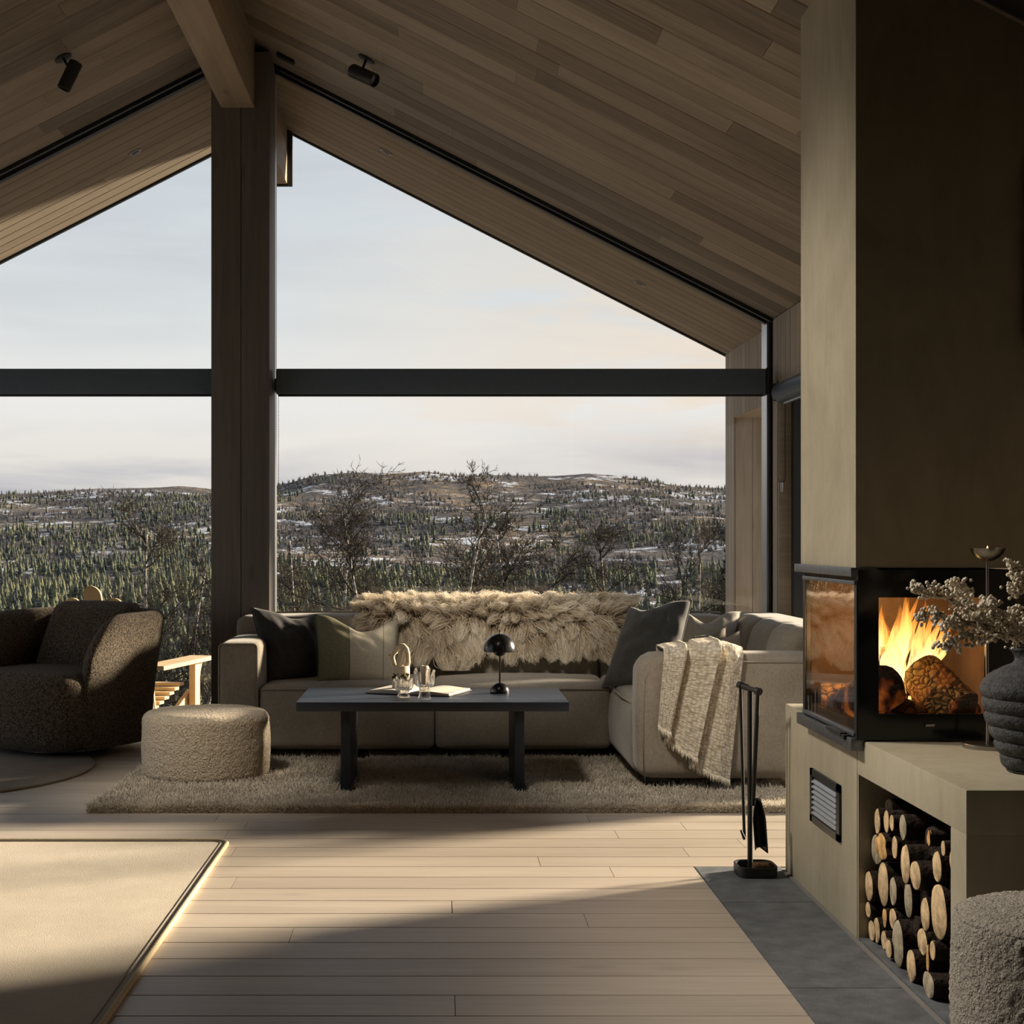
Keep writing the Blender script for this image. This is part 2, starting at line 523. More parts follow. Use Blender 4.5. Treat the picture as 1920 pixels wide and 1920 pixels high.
def terrain_mat():
    m, t, b = new_mat('heath_and_snow')
    ge = t.node('ShaderNodeNewGeometry')
    p = ge.outputs['Position']
    n1 = t.noise(p, 0.006, 6, 0.65)
    n2 = t.noise(p, 0.05, 5, 0.7)
    n3 = t.noise(p, 0.012, 6, 0.7, 0.5)
    heath = t.ramp(t.math('MULTIPLY_ADD', n2, .5, t.math('MULTIPLY', n1, .5)), [(0.35, (.062, .067, .080)), (0.5, (.105, .098, .096)), (0.66, (.30, .215, .130))])  # heath tones greyed and blued in place of aerial haze
    sf = t.ramp(t.math('MULTIPLY_ADD', n2, .45, t.math('MULTIPLY', n3, .6)), [(0.555, (0, 0, 0)), (0.615, (1, 1, 1))])
    sep = t.node('ShaderNodeSeparateXYZ')
    t.l.new(p, sep.inputs[0])
    t.l.new(t.mix(t.math('MULTIPLY', sf, .8), heath, (.55, .60, .70)), b.inputs['Base Color'])  # snow colour carries the blue tint of shade
    b.inputs['Roughness'].default_value = 1.0
    b.inputs['Specular IOR Level'].default_value = 0.0
    set_bump(t, b, n2, 1.0, 6.0)
    return m


def foliage_mat(name, c1, c2, sc_=0.02, jit=0.5):
    m, t, b = new_mat(name)
    ge = t.node('ShaderNodeNewGeometry')
    n = t.noise(ge.outputs['Position'], sc_, 4, 0.75)
    oi = t.node('ShaderNodeObjectInfo')
    f = t.math('ADD', n, t.math('MULTIPLY_ADD', ge.outputs['Random Per Island'], jit, -jit / 2), clamp=True)
    t.l.new(t.ramp(f, [(0.3, c1), (0.7, c2)]), b.inputs['Base Color'])
    b.inputs['Roughness'].default_value = 1.0
    b.inputs['Specular IOR Level'].default_value = 0.0
    return m


def birch_mat():
    m, t, b = new_mat('birch_bark')
    tc = t.node('ShaderNodeTexCoord')
    o = tc.outputs['Object']
    n = t.noise(t.mapping(o, (5, 5, 14)), 1.0, 4, 0.7)
    t.l.new(t.ramp(n, [(0.42, (.035, .028, .022)), (0.52, (.30, .26, .22)), (0.7, (.50, .46, .41))]), b.inputs['Base Color'])
    b.inputs['Roughness'].default_value = 0.9
    return m


M['terrain'] = terrain_mat()
M['spruce'] = foliage_mat('spruce_needles', (.042, .052, .052), (.135, .140, .088))  # dark tone blued to stand in for distance haze
M['scrub'] = foliage_mat('leafless_scrub', (.070, .072, .086), (.120, .110, .104), 0.03)  # greys tinted blue, imitating haze over the hillside
M['snow'] = plain('bounce_snow', (.66, .67, .69), .9, 0, .2, .12, 2)
M['birch'] = birch_mat()
M['branch'] = plain('dark_branches', (.042, .035, .028), 0.95, 0, 0.1, 0.4, 6)
M['pineneedle'] = foliage_mat('pine_needles', (.022, .030, .014), (.075, .085, .035), 3.0)


# ------------------------------------------------------------------ mesh helpers
class MB:
    def __init__(s):
        s.v = []
        s.f = []
        s.uv = None

    def add(s, vs, fs):
        o = len(s.v)
        s.v += [tuple(p) for p in vs]
        s.f += [tuple(i + o for i in f) for f in fs]
        return s

    def box(s, a, b):
        x0, y0, z0 = a
        x1, y1, z1 = b
        return s.add([(x0, y0, z0), (x1, y0, z0), (x1, y1, z0), (x0, y1, z0), (x0, y0, z1), (x1, y0, z1), (x1, y1, z1), (x0, y1, z1)],
                     [(0, 3, 2, 1), (4, 5, 6, 7), (0, 1, 5, 4), (1, 2, 6, 5), (2, 3, 7, 6), (3, 0, 4, 7)])

    def cbox(s, a, b, c=0.004):
        """box with all twelve edges chamfered"""
        bm = bmesh.new()
        bmesh.ops.create_cube(bm, size=1)
        for v in bm.verts:
            v.co = Vector(((a[0] + b[0]) / 2 + v.co.x * (b[0] - a[0]), (a[1] + b[1]) / 2 + v.co.y * (b[1] - a[1]), (a[2] + b[2]) / 2 + v.co.z * (b[2] - a[2])))
        bmesh.ops.bevel(bm, geom=bm.edges[:], offset=c, segments=2, profile=0.7, affect='EDGES')
        bm.verts.index_update()
        s.add([v.co[:] for v in bm.verts], [[v.index for v in f.verts] for f in bm.faces])
        bm.free()
        return s

    def tube(s, path, rad, n=8, cap=True):
        path = [Vector(p) for p in path]
        if not hasattr(rad, '__len__'):
            rad = [rad] * len(path)
        vs = []
        up = None
        for i, p in enumerate(path):
            a = path[max(i - 1, 0)]
            b = path[min(i + 1, len(path) - 1)]
            d = (b - a)
            d = d.normalized() if d.length > 1e-9 else Vector((0, 0, 1))
            if up is None:
                up = d.orthogonal().normalized()
            up = (up - d * up.dot(d))
            up = up.normalized() if up.length > 1e-6 else d.orthogonal().normalized()
            w = d.cross(up)
            for k in range(n):
                an = 2 * PI * k / n
                vs.append(p + (up * math.cos(an) + w * math.sin(an)) * rad[i])
        fs = []
        for i in range(len(path) - 1):
            for k in range(n):
                k2 = (k + 1) % n
                fs.append((i * n + k, i * n + k2, (i + 1) * n + k2, (i + 1) * n + k))
        if cap:
            fs.append(tuple(range(n - 1, -1, -1)))
            fs.append(tuple((len(path) - 1) * n + k for k in range(n)))
        return s.add(vs, fs)

    def loop(s, path, r, n=6):
        path = [Vector(p) for p in path]
        m = len(path)
        vs = []
        up = None
        for i, p in enumerate(path):
            d = (path[(i + 1) % m] - path[i - 1]).normalized()
            if up is None:
                up = d.orthogonal().normalized()
            up = (up - d * up.dot(d)).normalized()
            w = d.cross(up)
            for k in range(n):
                an = 2 * PI * k / n
                vs.append(p + (up * math.cos(an) + w * math.sin(an)) * r)
        fs = []
        for i in range(m):
            j = (i + 1) % m
            for k in range(n):
                k2 = (k + 1) % n
                fs.append((i * n + k, i * n + k2, j * n + k2, j * n + k))
        return s.add(vs, fs)

    def lathe(s, prof, c=(0, 0, 0), n=32, closed=False):
        vs = []
        fs = []
        m = len(prof)
        for r, z in prof:
            for k in range(n):
                a = 2 * PI * k / n
                vs.append((c[0] + max(r, 1e-5) * math.cos(a), c[1] + max(r, 1e-5) * math.sin(a), c[2] + z))
        for i in range(m - 1 if not closed else m):
            j = (i + 1) % m
            for k in range(n):
                k2 = (k + 1) % n
                fs.append((i * n + k, i * n + k2, j * n + k2, j * n + k))
        return s.add(vs, fs)

    def sphere(s, c, r, n=8, m=6, sq=(1, 1, 1)):
        vs = [(c[0], c[1], c[2] - r * sq[2])]
        for i in range(1, m):
            t = -PI / 2 + PI * i / m
            for k in range(n):
                a = 2 * PI * k / n
                vs.append((c[0] + r * sq[0] * math.cos(t) * math.cos(a), c[1] + r * sq[1] * math.cos(t) * math.sin(a), c[2] + r * sq[2] * math.sin(t)))
        vs.append((c[0], c[1], c[2] + r * sq[2]))
        fs = [(0, 1 + (k + 1) % n, 1 + k) for k in range(n)]
        for i in range(m - 2):
            for k in range(n):
                k2 = (k + 1) % n
                fs.append((1 + i * n + k, 1 + i * n + k2, 1 + (i + 1) * n + k2, 1 + (i + 1) * n + k))
        L = len(vs) - 1
        fs += [(L, 1 + (m - 2) * n + k, 1 + (m - 2) * n + (k + 1) % n) for k in range(n)]
        return s.add(vs, fs)

    def rbox(s, a, b, r, puff=(0, 0, 0), n=12, fn=None):
        """upholstered block: rounded edges, faces swelling by puff"""
        a = Vector(a)
        b = Vector(b)
        c = (a + b) / 2
        h = (b - a) / 2
        g = [-1 + 2 * i / n for i in range(n + 1)]
        # denser near the edges
        g = [math.copysign(1 - (1 - abs(q)) ** 1.25, q) for q in g]
        idx = {}
        vs = []
        fs = []

        def vert(p):
            key = (round(p[0], 5), round(p[1], 5), round(p[2], 5))
            if key in idx:
                return idx[key]
            q = Vector((p[0] * h.x, p[1] * h.y, p[2] * h.z))
            inner = Vector((max(-h.x + r, min(h.x - r, q.x)), max(-h.y + r, min(h.y - r, q.y)), max(-h.z + r, min(h.z - r, q.z))))
            d = q - inner
            if d.length > 1e-9:
                q = inner + d.normalized() * r
            k = [(1 - p[i] ** 2) for i in range(3)]
            q.x += math.copysign(puff[0] * k[1] * k[2] * abs(p[0]) ** 3, p[0])
            q.y += math.copysign(puff[1] * k[0] * k[2] * abs(p[1]) ** 3, p[1])
            q.z += math.copysign(puff[2] * k[0] * k[1] * abs(p[2]) ** 3, p[2])
            q = q + c
            if fn:
                q = fn(q)
            idx[key] = len(vs)
            vs.append(q)
            return idx[key]
        for ax in range(3):
            for sg in (-1, 1):
                for i in range(n):
                    for j in range(n):
                        quad = []
                        for (u, w) in ((g[i], g[j]), (g[i + 1], g[j]), (g[i + 1], g[j + 1]), (g[i], g[j + 1])):
                            p = [0, 0, 0]
                            p[ax] = sg
                            p[(ax + 1) % 3] = u
                            p[(ax + 2) % 3] = w
                            quad.append(vert(p))
                        fs.append(tuple(quad) if sg > 0 else tuple(quad[::-1]))
        return s.add(vs, fs)

    def grid(s, pts, flip=False):
        nr = len(pts)
        nc = len(pts[0])
        vs = [p for row in pts for p in row]
        fs = []
        for i in range(nr - 1):
            for j in range(nc - 1):
                q = (i * nc + j, i * nc + j + 1, (i + 1) * nc + j + 1, (i + 1) * nc + j)
                fs.append(q[::-1] if flip else q)
        return s.add(vs, fs)

    def prism(s, poly, y0, y1):
        """polygon of (x, z) extruded along Y"""
        n = len(poly)
        vs = [(x, y0, z) for x, z in poly] + [(x, y1, z) for x, z in poly]
        fs = [tuple(range(n)), tuple(range(2 * n - 1, n - 1, -1))]
        fs += [(i, i + n, (i + 1) % n + n, (i + 1) % n) for i in range(n)]
        return s.add(vs, fs)

    def rot(s, ang, c=(0, 0, 0)):
        ca, sa = math.cos(ang), math.sin(ang)
        s.v = [(c[0] + (x - c[0]) * ca - (y - c[1]) * sa, c[1] + (x - c[0]) * sa + (y - c[1]) * ca, z) for x, y, z in s.v]
        return s

    def move(s, d):
        s.v = [(x + d[0], y + d[1], z + d[2]) for x, y, z in s.v]
        return s

    def build(s, name, mat, parent=None, smooth=False, sharp=35, uv=None):
        me = bpy.data.meshes.new(name)
        me.from_pydata(s.v, [], s.f)
        bm = bmesh.new()
        bm.from_mesh(me)
        bmesh.ops.recalc_face_normals(bm, faces=bm.faces[:])
        bm.to_mesh(me)
        bm.free()
        me.materials.append(mat)
        if smooth:
            me.polygons.foreach_set('use_smooth', [True] * len(me.polygons))
            if sharp:
                me.set_sharp_from_angle(angle=math.radians(sharp))
        if uv is not None:
            ul = me.uv_layers.new(name='UVMap')
            li = np.zeros(len(me.loops), dtype=np.int32)
            me.loops.foreach_get('vertex_index', li)
            ul.data.foreach_set('uv', np.asarray(uv, dtype=np.float32)[li].ravel())
        o = bpy.data.objects.new(name, me)
        col.objects.link(o)
        adopt(o, parent)
        return o


def wloc(o):
    m = Matrix.Translation(o.location) @ o.rotation_euler.to_matrix().to_4x4()
    return m if o.parent is None else o.matrix_basis


def adopt(o, parent):
    if parent is not None:
        o.parent = parent
        # children keep world coordinates: every parent chain here is un-rotated
        root = parent
        inv = Matrix.Translation(-Vector(root.get('_w', (0, 0, 0))))
        o.matrix_parent_inverse = inv
        o['_w'] = [0.0, 0.0, 0.0]


def thing(name, label, cat, loc, group=None, kind=None):
    o = bpy.data.objects.new(name, None)
    o.empty_display_size = 0.1
    o.location = loc
    col.objects.link(o)
    o['_w'] = [float(q) for q in loc]
    if kind:
        o['kind'] = kind
    if label:
        o['label'] = label
        o['category'] = cat
    if group:
        o['group'] = group
    return o


def tag(o, label, cat, group=None):
    o['label'] = label
    o['category'] = cat
    if group:
        o['group'] = group
    return o


def struct(o):
    o['kind'] = 'structure'
    return o


_bc = {}


def board(name, org, xd, yd, zd, L, W, T, mat, parent, c=0.003):
    """one board: length along local X, chamfered long edges on its show face (local z=0)"""
    key = (round(L, 3), round(W, 3), round(T, 3), c, mat.name)
    if key not in _bc:
        sec = [(0, T), (0, c), (c, 0), (W - c, 0), (W, c), (W, T)]
        n = len(sec)
        vs = [(0, y, z) for y, z in sec] + [(L, y, z) for y, z in sec]
        fs = [tuple(range(n - 1, -1, -1)), tuple(range(n, 2 * n))] + [(i, (i + 1) % n, (i + 1) % n + n, i + n) for i in range(n)]
        me = bpy.data.meshes.new(name)
        me.from_pydata(vs, [], fs)
        bm = bmesh.new()
        bm.from_mesh(me)
        bmesh.ops.recalc_face_normals(bm, faces=bm.faces[:])
        bm.to_mesh(me)
        bm.free()
        me.materials.append(mat)
        _bc[key] = me
    o = bpy.data.objects.new(name, _bc[key])
    col.objects.link(o)
    mtx = Matrix((Vector(xd), Vector(yd), Vector(zd))).transposed().to_4x4()
    mtx.translation = Vector(org)
    if parent is not None:
        o.parent = parent
        o.matrix_parent_inverse = Matrix.Translation(-Vector(parent.get('_w', (0, 0, 0))))
    o.matrix_basis = mtx
    return o


def displace(o, amp, freq, amp2=0.0, freq2=1.0, seed=0):
    me = o.data
    n = len(me.vertices)
    co = np.empty(n * 3)
    me.vertices.foreach_get('co', co)
    no = np.empty(n * 3)
    me.vertices.foreach_get('normal', no)
    co = co.reshape(-1, 3)
    no = no.reshape(-1, 3)
    d = np.empty(n)
    for i in range(n):
        p = Vector(co[i]) + Vector((seed, seed * .7, 0))
        d[i] = amp * mnoise.noise(p * freq) + (amp2 * mnoise.noise(p * freq2) if amp2 else 0)
    co += no * d[:, None]
    me.vertices.foreach_set('co', co.ravel())
    me.update()


def curves_obj(name, pts, radii, mat, parent=None):
    """pts: (n, k, 3) array of strands; radii: (k,)"""
    n, k, _ = pts.shape
    cv = bpy.data.hair_curves.new(name)
    cv.add_curves([k] * n)
    cv.points.foreach_set('position', np.ascontiguousarray(pts, dtype=np.float32).ravel())
    at = cv.attributes.get('radius') or cv.attributes.new('radius', 'FLOAT', 'POINT')
    at.data.foreach_set('value', np.tile(np.asarray(radii, dtype=np.float32), n))
    cv.materials.append(mat)
    o = bpy.data.objects.new(name, cv)
    col.objects.link(o)
    adopt(o, parent)
    return o


def resample(prof, step):
    out = [prof[0]]
    for (a, b) in zip(prof[:-1], prof[1:]):
        L = math.hypot(b[0] - a[0], b[1] - a[1])
        k = max(1, int(L / step))
        for i in range(1, k + 1):
            out.append((a[0] + (b[0] - a[0]) * i / k, a[1] + (b[1] - a[1]) * i / k))
    return out


# ------------------------------------------------------------------ setting
YW = 9.15          # inner plane of the gable window
YG = 9.38          # outer plane of the glazing frame
YO = 10.80         # outer edge of the roof
RX, RZ = -1.1726, 4.086   # ridge line of the ceiling
SL = 0.511
TH = math.atan(SL)
CT, ST = math.cos(TH), math.sin(TH)
XR, XL = 1.987, -4.33
YB = -4.0          # back of the room


def zc(x):
    return RZ - SL * abs(x - RX)


EAVE = 3.16
DY0, DY1, DREACH = 4.3, 6.85, .95     # unseen dormer added on the left slope to let in more light
DZ = RZ - SL * DREACH

# floor: oak planks, each its own piece
fl = struct(MB().box((XL, YB, -.05), (2.4, YG, -.016)).build('floor', M['subfloor']))
W0 = 0.1705
rows0 = 3.757 - 12 * W0
k = 0
y = rows0
while y < 9.3:
    x1 = .905 if y + W0 / 2 < 5.46 else 2.05
    x = XL - random.random() * .8
    while x < x1 - .02:
        L = random.uniform(1.5, 2.2)
        xe = min(x + L, x1)
        if x1 - xe < .3:
            xe = x1
        board('plank', (x + .001, y + W0 - .001, 0), (1, 0, 0), (0, -1, 0), (0, 0, -1), xe - x - .002, W0 - .002, .015, M['floor'], fl, .0022)
        x = xe
    y += W0
    k += 1

# stone hearth tiles set into the floor
struct(MB().box((XL, YB, -.012), (2.0, rows0 - .002, 0)).build('trim_8', M['floor']))
hs = struct(MB().box((.905, 1.5, -.03), (1.25, 5.462, -.004)).build('trim_1', M['grout']))
ty = [5.460, 4.927, 3.988, 3.05, 2.1]
for a, b in zip(ty[:-1], ty[1:]):
    o = MB().cbox((.909, b + .0015, -.02), (1.213, a - .0015, .001), .0015).build('tile', M['stone'], hs)

# roof: slab, boards inside and soffit boards outside
cl = MB()
for sgn in (1, -1):
    up = .012
    # the left slope is cut back to a glazed dormer added for light between DY0 and DY1
    for (ya, yb_, rch) in (((YB, YO, EAVE + .6),) if sgn > 0 else ((DY1, YO, EAVE + .6), (DY0, DY1, DREACH), (YB, DY0, EAVE + .6))):
        e = RX + sgn * rch
        cl.prism([(RX, RZ + up), (e, RZ + up - SL * rch), (e, RZ + .28 - SL * rch), (RX, RZ + .28)], ya, yb_)
cl.box((XL - .5, DY0, DZ + .012), (RX - DREACH + .02, DY1, DZ + .2))
for ya in (DY0 - .1, DY1):
    cl.prism([(RX - DREACH, DZ + .02), (XL - .1, DZ + .02), (XL - .1, zc(XL) - .02)], ya, ya + .1)
ceil_o = struct(cl.build('ceiling', M['roofslab']))


def slope_row(side, y0, w, name, mat, splits, reach):
    Ls = reach / CT
    cuts = [0] + sorted(splits) + [1]
    for a, b in zip(cuts[:-1], cuts[1:]):
        if side > 0:
            org = (RX + CT * Ls * a, y0 + .0012, RZ - ST * Ls * a)
            xd = (CT, 0, -ST)
            zd = (ST, 0, CT)
        else:
            org = (RX - CT * Ls * b, y0 + .0012, RZ - ST * Ls * b)
            xd = (CT, 0, ST)
            zd = (-ST, 0, CT)
        board(name, org, xd, (0, 1, 0), zd, Ls * (b - a) - .0015, w - .003, .012, mat, ceil_o, .006)


y = 9.13 - .19
while y > 4.2:
    for side in (1, -1):
        slope_row(side, y, .19, 'ceiling_board', M['ceiling'], [random.uniform(.2, .8)] if random.random() < .8 else [random.uniform(.15, .4), random.uniform(.6, .85)], EAVE if side > 0 or y > DY1 - .01 else DREACH)
    y -= .19
y = 9.27
while y < YO - .02:
    for side in (1, -1):
        slope_row(side, y, .152, 'soffit_board', M['soffit'], [random.uniform(.3, .8)] if random.random() < .5 else [], EAVE + .03)
    y += .152
# near part of the ceiling, out of the picture, as plain boarding
nb = MB()
M['nearceil'] = M['darkwall']
for sgn in (1, -1):
    rch = EAVE if sgn > 0 else DREACH
    nb.prism([(RX, RZ), (RX + sgn * rch, RZ - SL * rch), (RX + sgn * rch, RZ + .02 - SL * rch), (RX, RZ + .02)], YB, 4.18)
struct(nb.build('trim_2', M['nearceil']))
# dark track where the gable glass meets the roof
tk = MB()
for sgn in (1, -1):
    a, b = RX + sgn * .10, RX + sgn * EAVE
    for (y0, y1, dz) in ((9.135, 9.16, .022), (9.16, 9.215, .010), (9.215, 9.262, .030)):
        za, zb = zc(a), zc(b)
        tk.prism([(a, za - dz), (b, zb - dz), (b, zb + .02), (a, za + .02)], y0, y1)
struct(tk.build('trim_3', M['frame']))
# thin dark fascia at the outer roof edge
fa = MB()
for sgn in (1, -1):
    a, b = RX, RX + sgn * (EAVE + .3)
    fa.prism([(a, RZ - .012), (b, zc(b) - .012), (b, zc(b) + .3), (a, RZ + .3)], YO, YO + .03)
struct(fa.build('trim_4', M['frame']))

# ridge beam
bx0, bx1 = -1.255, -1.062
bz = 3.644
bmo = thing('trim_5', None, None, (0, 8.84, bz), kind='structure')
MB().cbox((bx0, 2.0, bz), (bx1, 8.86, RZ - .02), .006).build('beam', M['beam'], bmo, True)
MB().cbox((bx0, 9.12, bz), (bx1, YO - .05, RZ - .02), .006).build('beam', M['beam'], bmo, True)
MB().box((bx0 - .02, YO - .05, bz - .012), (bx1 + .036, YO - .02, RZ - .05)).build('beam_end_plate', M['frame'], bmo)

# timber post: two boards side by side, with side lining
po = thing('trim_6', None, None, (-1.14, 8.98, 0), kind='structure')
MB().cbox((-1.311, 8.84, 0), (-1.1405, 9.12, RZ - .09), .004).build('post_board', M['post'], po, True)
MB().cbox((-1.1375, 8.84, 0), (-.976, 9.12, RZ - .12), .004).build('post_board', M['post'], po, True)

# right wall: solid pieces round the side opening, clad with upright boards
OPY0, OPY1, OPZ = 5.62, 8.98, 2.09
wr = MB()
wr.box((XR + .012, YB, -.05), (2.35, OPY0, 2.62))
wr.box((XR + .012, OPY0, OPZ), (2.35, OPY1, 2.62))
wr.box((XR + .012, OPY1, -.05), (2.35, YG, 2.62))
wro = struct(wr.build('wall_right', M['cladding']))
yy = OPY1 - .001
yb = 9.14
while yb > 5.0:
    w = random.choice((.118, .118, .095, .13))
    y0 = yb - w
    z0 = OPZ if y0 < OPY1 - .01 else 0.0
    if z0 == 0.0 and y0 < OPY1:
        y0 = OPY1
        w = yb - y0
    # upright board: local x up, local y along -Y, show face towards -X
    zt = zc(XR) - .003
    board('wall_board', (XR, y0 + w - .001, z0), (0, 0, 1), (0, -1, 0), (1, 0, 0), zt - z0, w - .002, .012, M['cladding'], wro, .003)
    yb = y0
# lining of the opening
rv = MB()
rv.cbox((XR - .004, OPY1 - .018, 0), (2.20, OPY1 + .002, OPZ), .002)
rv.cbox((XR - .004, OPY0 - .002, 0), (2.20, OPY0 + .018, OPZ), .002)
rv.cbox((XR - .004, OPY0, OPZ - .018), (2.20, OPY1, OPZ + .002), .002)
rv.build('opening_lining', M['cladding'], wro)

# left wall with an unseen tall window added for light, and the back of the room
wl = MB()
struct(MB().box((XL - .3, YB, -.05), (XL, DY0, 2.62)).build('wall_left_near', M['darkwall']))
wl.box((XL - .3, DY1, 2.3), (XL, YG, 2.62))
wl.box((XL - .3, DY1 - .02, -.05), (XL, DY1 + .08, 2.62))
wl.box((XL - .3, 8.9, -.05), (XL, YG, 2.62))
struct(wl.build('wall_left', M['cladding']))
bw = MB().prism([(XL - .3, -.05), (2.35, -.05), (2.35, 2.5), (RX, RZ + .1), (XL - .3, 2.5)], YB - .2, YB)
struct(bw.build('wall_back', M['darkwall']))


# gable windows
def gable_window(name, x0, x1, z0=0.0):
    wi = thing(name, None, None, (x0, YW, 0), kind='structure')
    fr = MB()
    w = .012
    fr.box((x0, YW + .04, z0), (x1, YG, z0 + .045))
    fr.box((x0, YW + .04, z0), (x0 + w, YG, zc(x0) + .0))
    fr.box((x1 - w, YW + .04, z0), (x1, YG, zc(x1) + .0))
    fr.build('window_frame', M['frame'], wi)
    al = MB()
    al.box((x0 + w, YW + .10, z0), (x0 + w + .006, YG - .02, zc(x0 + w)))
    al.box((x1 - w - .009, YW + .06, z0), (x1 - w, YG - .02, zc(x1 - w)))
    al.build('spacer_strip', M['alu'], wi)
    poly = [(x0 + .01, z0 + .02), (x1 - .01, z0 + .02), (x1 - .01, zc(x1 - .01) - .004)]
    if x0 < RX < x1:
        poly.append((RX, RZ - .004))
    poly.append((x0 + .01, zc(x0 + .01) - .004))
    MB().prism(poly, 9.27, 9.29).build('pane', M['pane'], wi)
    tr = MB()
    tr.box((x0, 9.22, 2.05), (x1, 9.34, 2.125))
    tr.build('transom', M['frame'], wi)
    return wi


gable_window('window_1', XL, -1.31)
gable_window('window_2', -1.006, XR)


def side_window(name, X, y0, y1, z1, mull, sgn):
    wi = thing(name, None, None, (X, y0, 0), kind='structure')
    fr = MB()
    w = .07
    d = .09
    xa, xb = (X, X + d * sgn) if sgn > 0 else (X + d * sgn, X)
    fr.box((xa, y0, 0), (xb, y0 + w, z1))
    fr.box((xa, y1 - w, 0), (xb, y1, z1))
    fr.box((xa, y0, 0), (xb, y1, w))
    fr.box((xa, y0, z1 - w), (xb, y1, z1))
    for m_ in mull:
        fr.box((xa, m_ - .03, 0), (xb, m_ + .03, z1))
    fr.build('window_frame', M['frame'], wi)
    xm = (xa + xb) / 2
    ys = [y0] + list(mull) + [y1]
    for a, b in zip(ys[:-1], ys[1:]):
        MB().box((xm - .01, a + .03, .03), (xm + .01, b - .03, z1 - .03)).build('pane', M['pane'], wi)
    return wi


side_window('window_3', 2.055, OPY0 + .018, OPY1 - .018, OPZ - .018, [7.02], 1)
side_window('window_4', XL - .1, DY0, DY1 - .02, DZ, [5.6], -1)  # glazing of the added dormer, brightens the room from the left
side_window('window_5', XL - .1, DY1 + .08, 8.9, 2.3, [], -1)

# wing wall outside: upright-board column and head over an open bay, all in grey-brown boards
ww = thing('wall_outer', None, None, (2.14, 10.1, 0), kind='structure')
WX0, WX1 = 2.014, 2.27
MB().box((WX0 + .012, 10.50, -.6), (WX1, YO - .012, zc(WX0) + .1)).build('column_core', M['cladding'], ww)
MB().box((WX0 + .012, YG, 1.992), (WX1, 10.50, zc(WX0) + .1)).build('head_core', M['cladding'], ww)
yb = YO
while yb > 10.49:
    w = min(.105, yb - 10.485)
    board('wall_board', (WX0, yb - .001, -.6), (0, 0, 1), (0, -1, 0), (1, 0, 0), zc(WX0) + .598, w - .002, .012, M['cladding'], ww)
    yb -= w
while yb > YG + .02:
    w = min(.13, yb - YG)
    board('wall_board', (WX0, yb - .001, 1.99), (0, 0, 1), (0, -1, 0), (1, 0, 0), zc(WX0) - 1.992, w - .002, .012, M['cladding'], ww)
    yb -= w
board('wall_board', (WX0 + .001, 10.486, -.6), (0, 0, 1), (1, 0, 0), (0, 1, 0), 2.59, .125, .012, M['cladding'], ww)
board('wall_board', (WX0 + .128, 10.486, -.6), (0, 0, 1), (1, 0, 0), (0, 1, 0), 2.59, .125, .012, M['cladding'], ww)
board('wall_board', (WX0, YG + .01, 1.988), (0, 1, 0), (1, 0, 0), (0, 0, 1), 10.486 - YG - .01, .255, .004, M['cladding'], ww)

# ------------------------------------------------------------------ roller blinds
def blind(x0, x1, label):
    b = thing('roller_blind', label, 'roller blind', ((x0 + x1) / 2, 9.05, 2.09))
    z0, z1 = 2.012, 2.160
    MB().cbox((x0, 8.99, z0), (x1, 9.11, z1), .012).build('cassette', M['blindfab'], b, True)
    MB().cbox((x0 + .01, 9.02, z0 - .012), (x1 - .01, 9.05, z0 + .004), .004).build('bottom_bar', M['frame'], b, True)
    return b


b1 = blind(-.955, 1.915, 'long dark roller blind cassette across the large window right of the post')
MB().cbox((1.915, 8.985, 2.008), (1.93, 9.115, 2.164), .004).build('end_cap', M['black'], b1, True)
ch = MB()
for i in range(60):
    ch.sphere((-.944, 9.03 + .006, 2.0 - i * .0103), .0032, 5, 4)
ch.build('bead_chain', M['alu'], b1, True)
b2 = blind(-4.2, -1.325, 'dark roller blind cassette across the window left of the post')
ch = MB()
for i in range(62):
    ch.sphere((-1.330, 9.03, 2.0 - i * .0103), .0032, 5, 4)
ch.build('bead_chain', M['alu'], b2, True)
b3 = thing('roller_blind', 'round rolled blind over the narrow side window beside the chimney', 'roller blind', (1.985, 7.3, 2.0))
MB().tube([(1.992, OPY1 - .03, 2.015), (1.992, OPY0 + .05, 2.015)], .056, 20).build('blind_roll', M['blindfab'], b3, True)
MB().cbox((1.95, OPY1 - .03, 1.965), (2.05, OPY1 - .019, 2.068), .004).build('bracket', M['black'], b3, True)
MB().cbox((2.0, OPY0 + .05, 1.945), (2.02, OPY1 - .06, 1.958), .003).build('bottom_bar', M['alu'], b3, True)
lp = []
for i in range(25):
    t_ = i / 24
    lp.append((1.975 + .0 * t_, OPY1 - .033, 1.99 - .47 * t_))
for i in range(9):
    a = PI * i / 8
    lp.append((1.996 - .021 * math.cos(a), OPY1 - .033, 1.52 - .03 * math.sin(a)))
for i in range(25):
    lp.append((2.017, OPY1 - .033, 1.52 + .47 * i / 24))
MB().tube(lp, .0022, 5).build('bead_chain', M['black'], b3, True)
MB().cbox((1.988, OPY1 - .04, 1.435), (2.004, OPY1 - .028, 1.492), .003).build('chain_weight', M['alu'], b3, True)

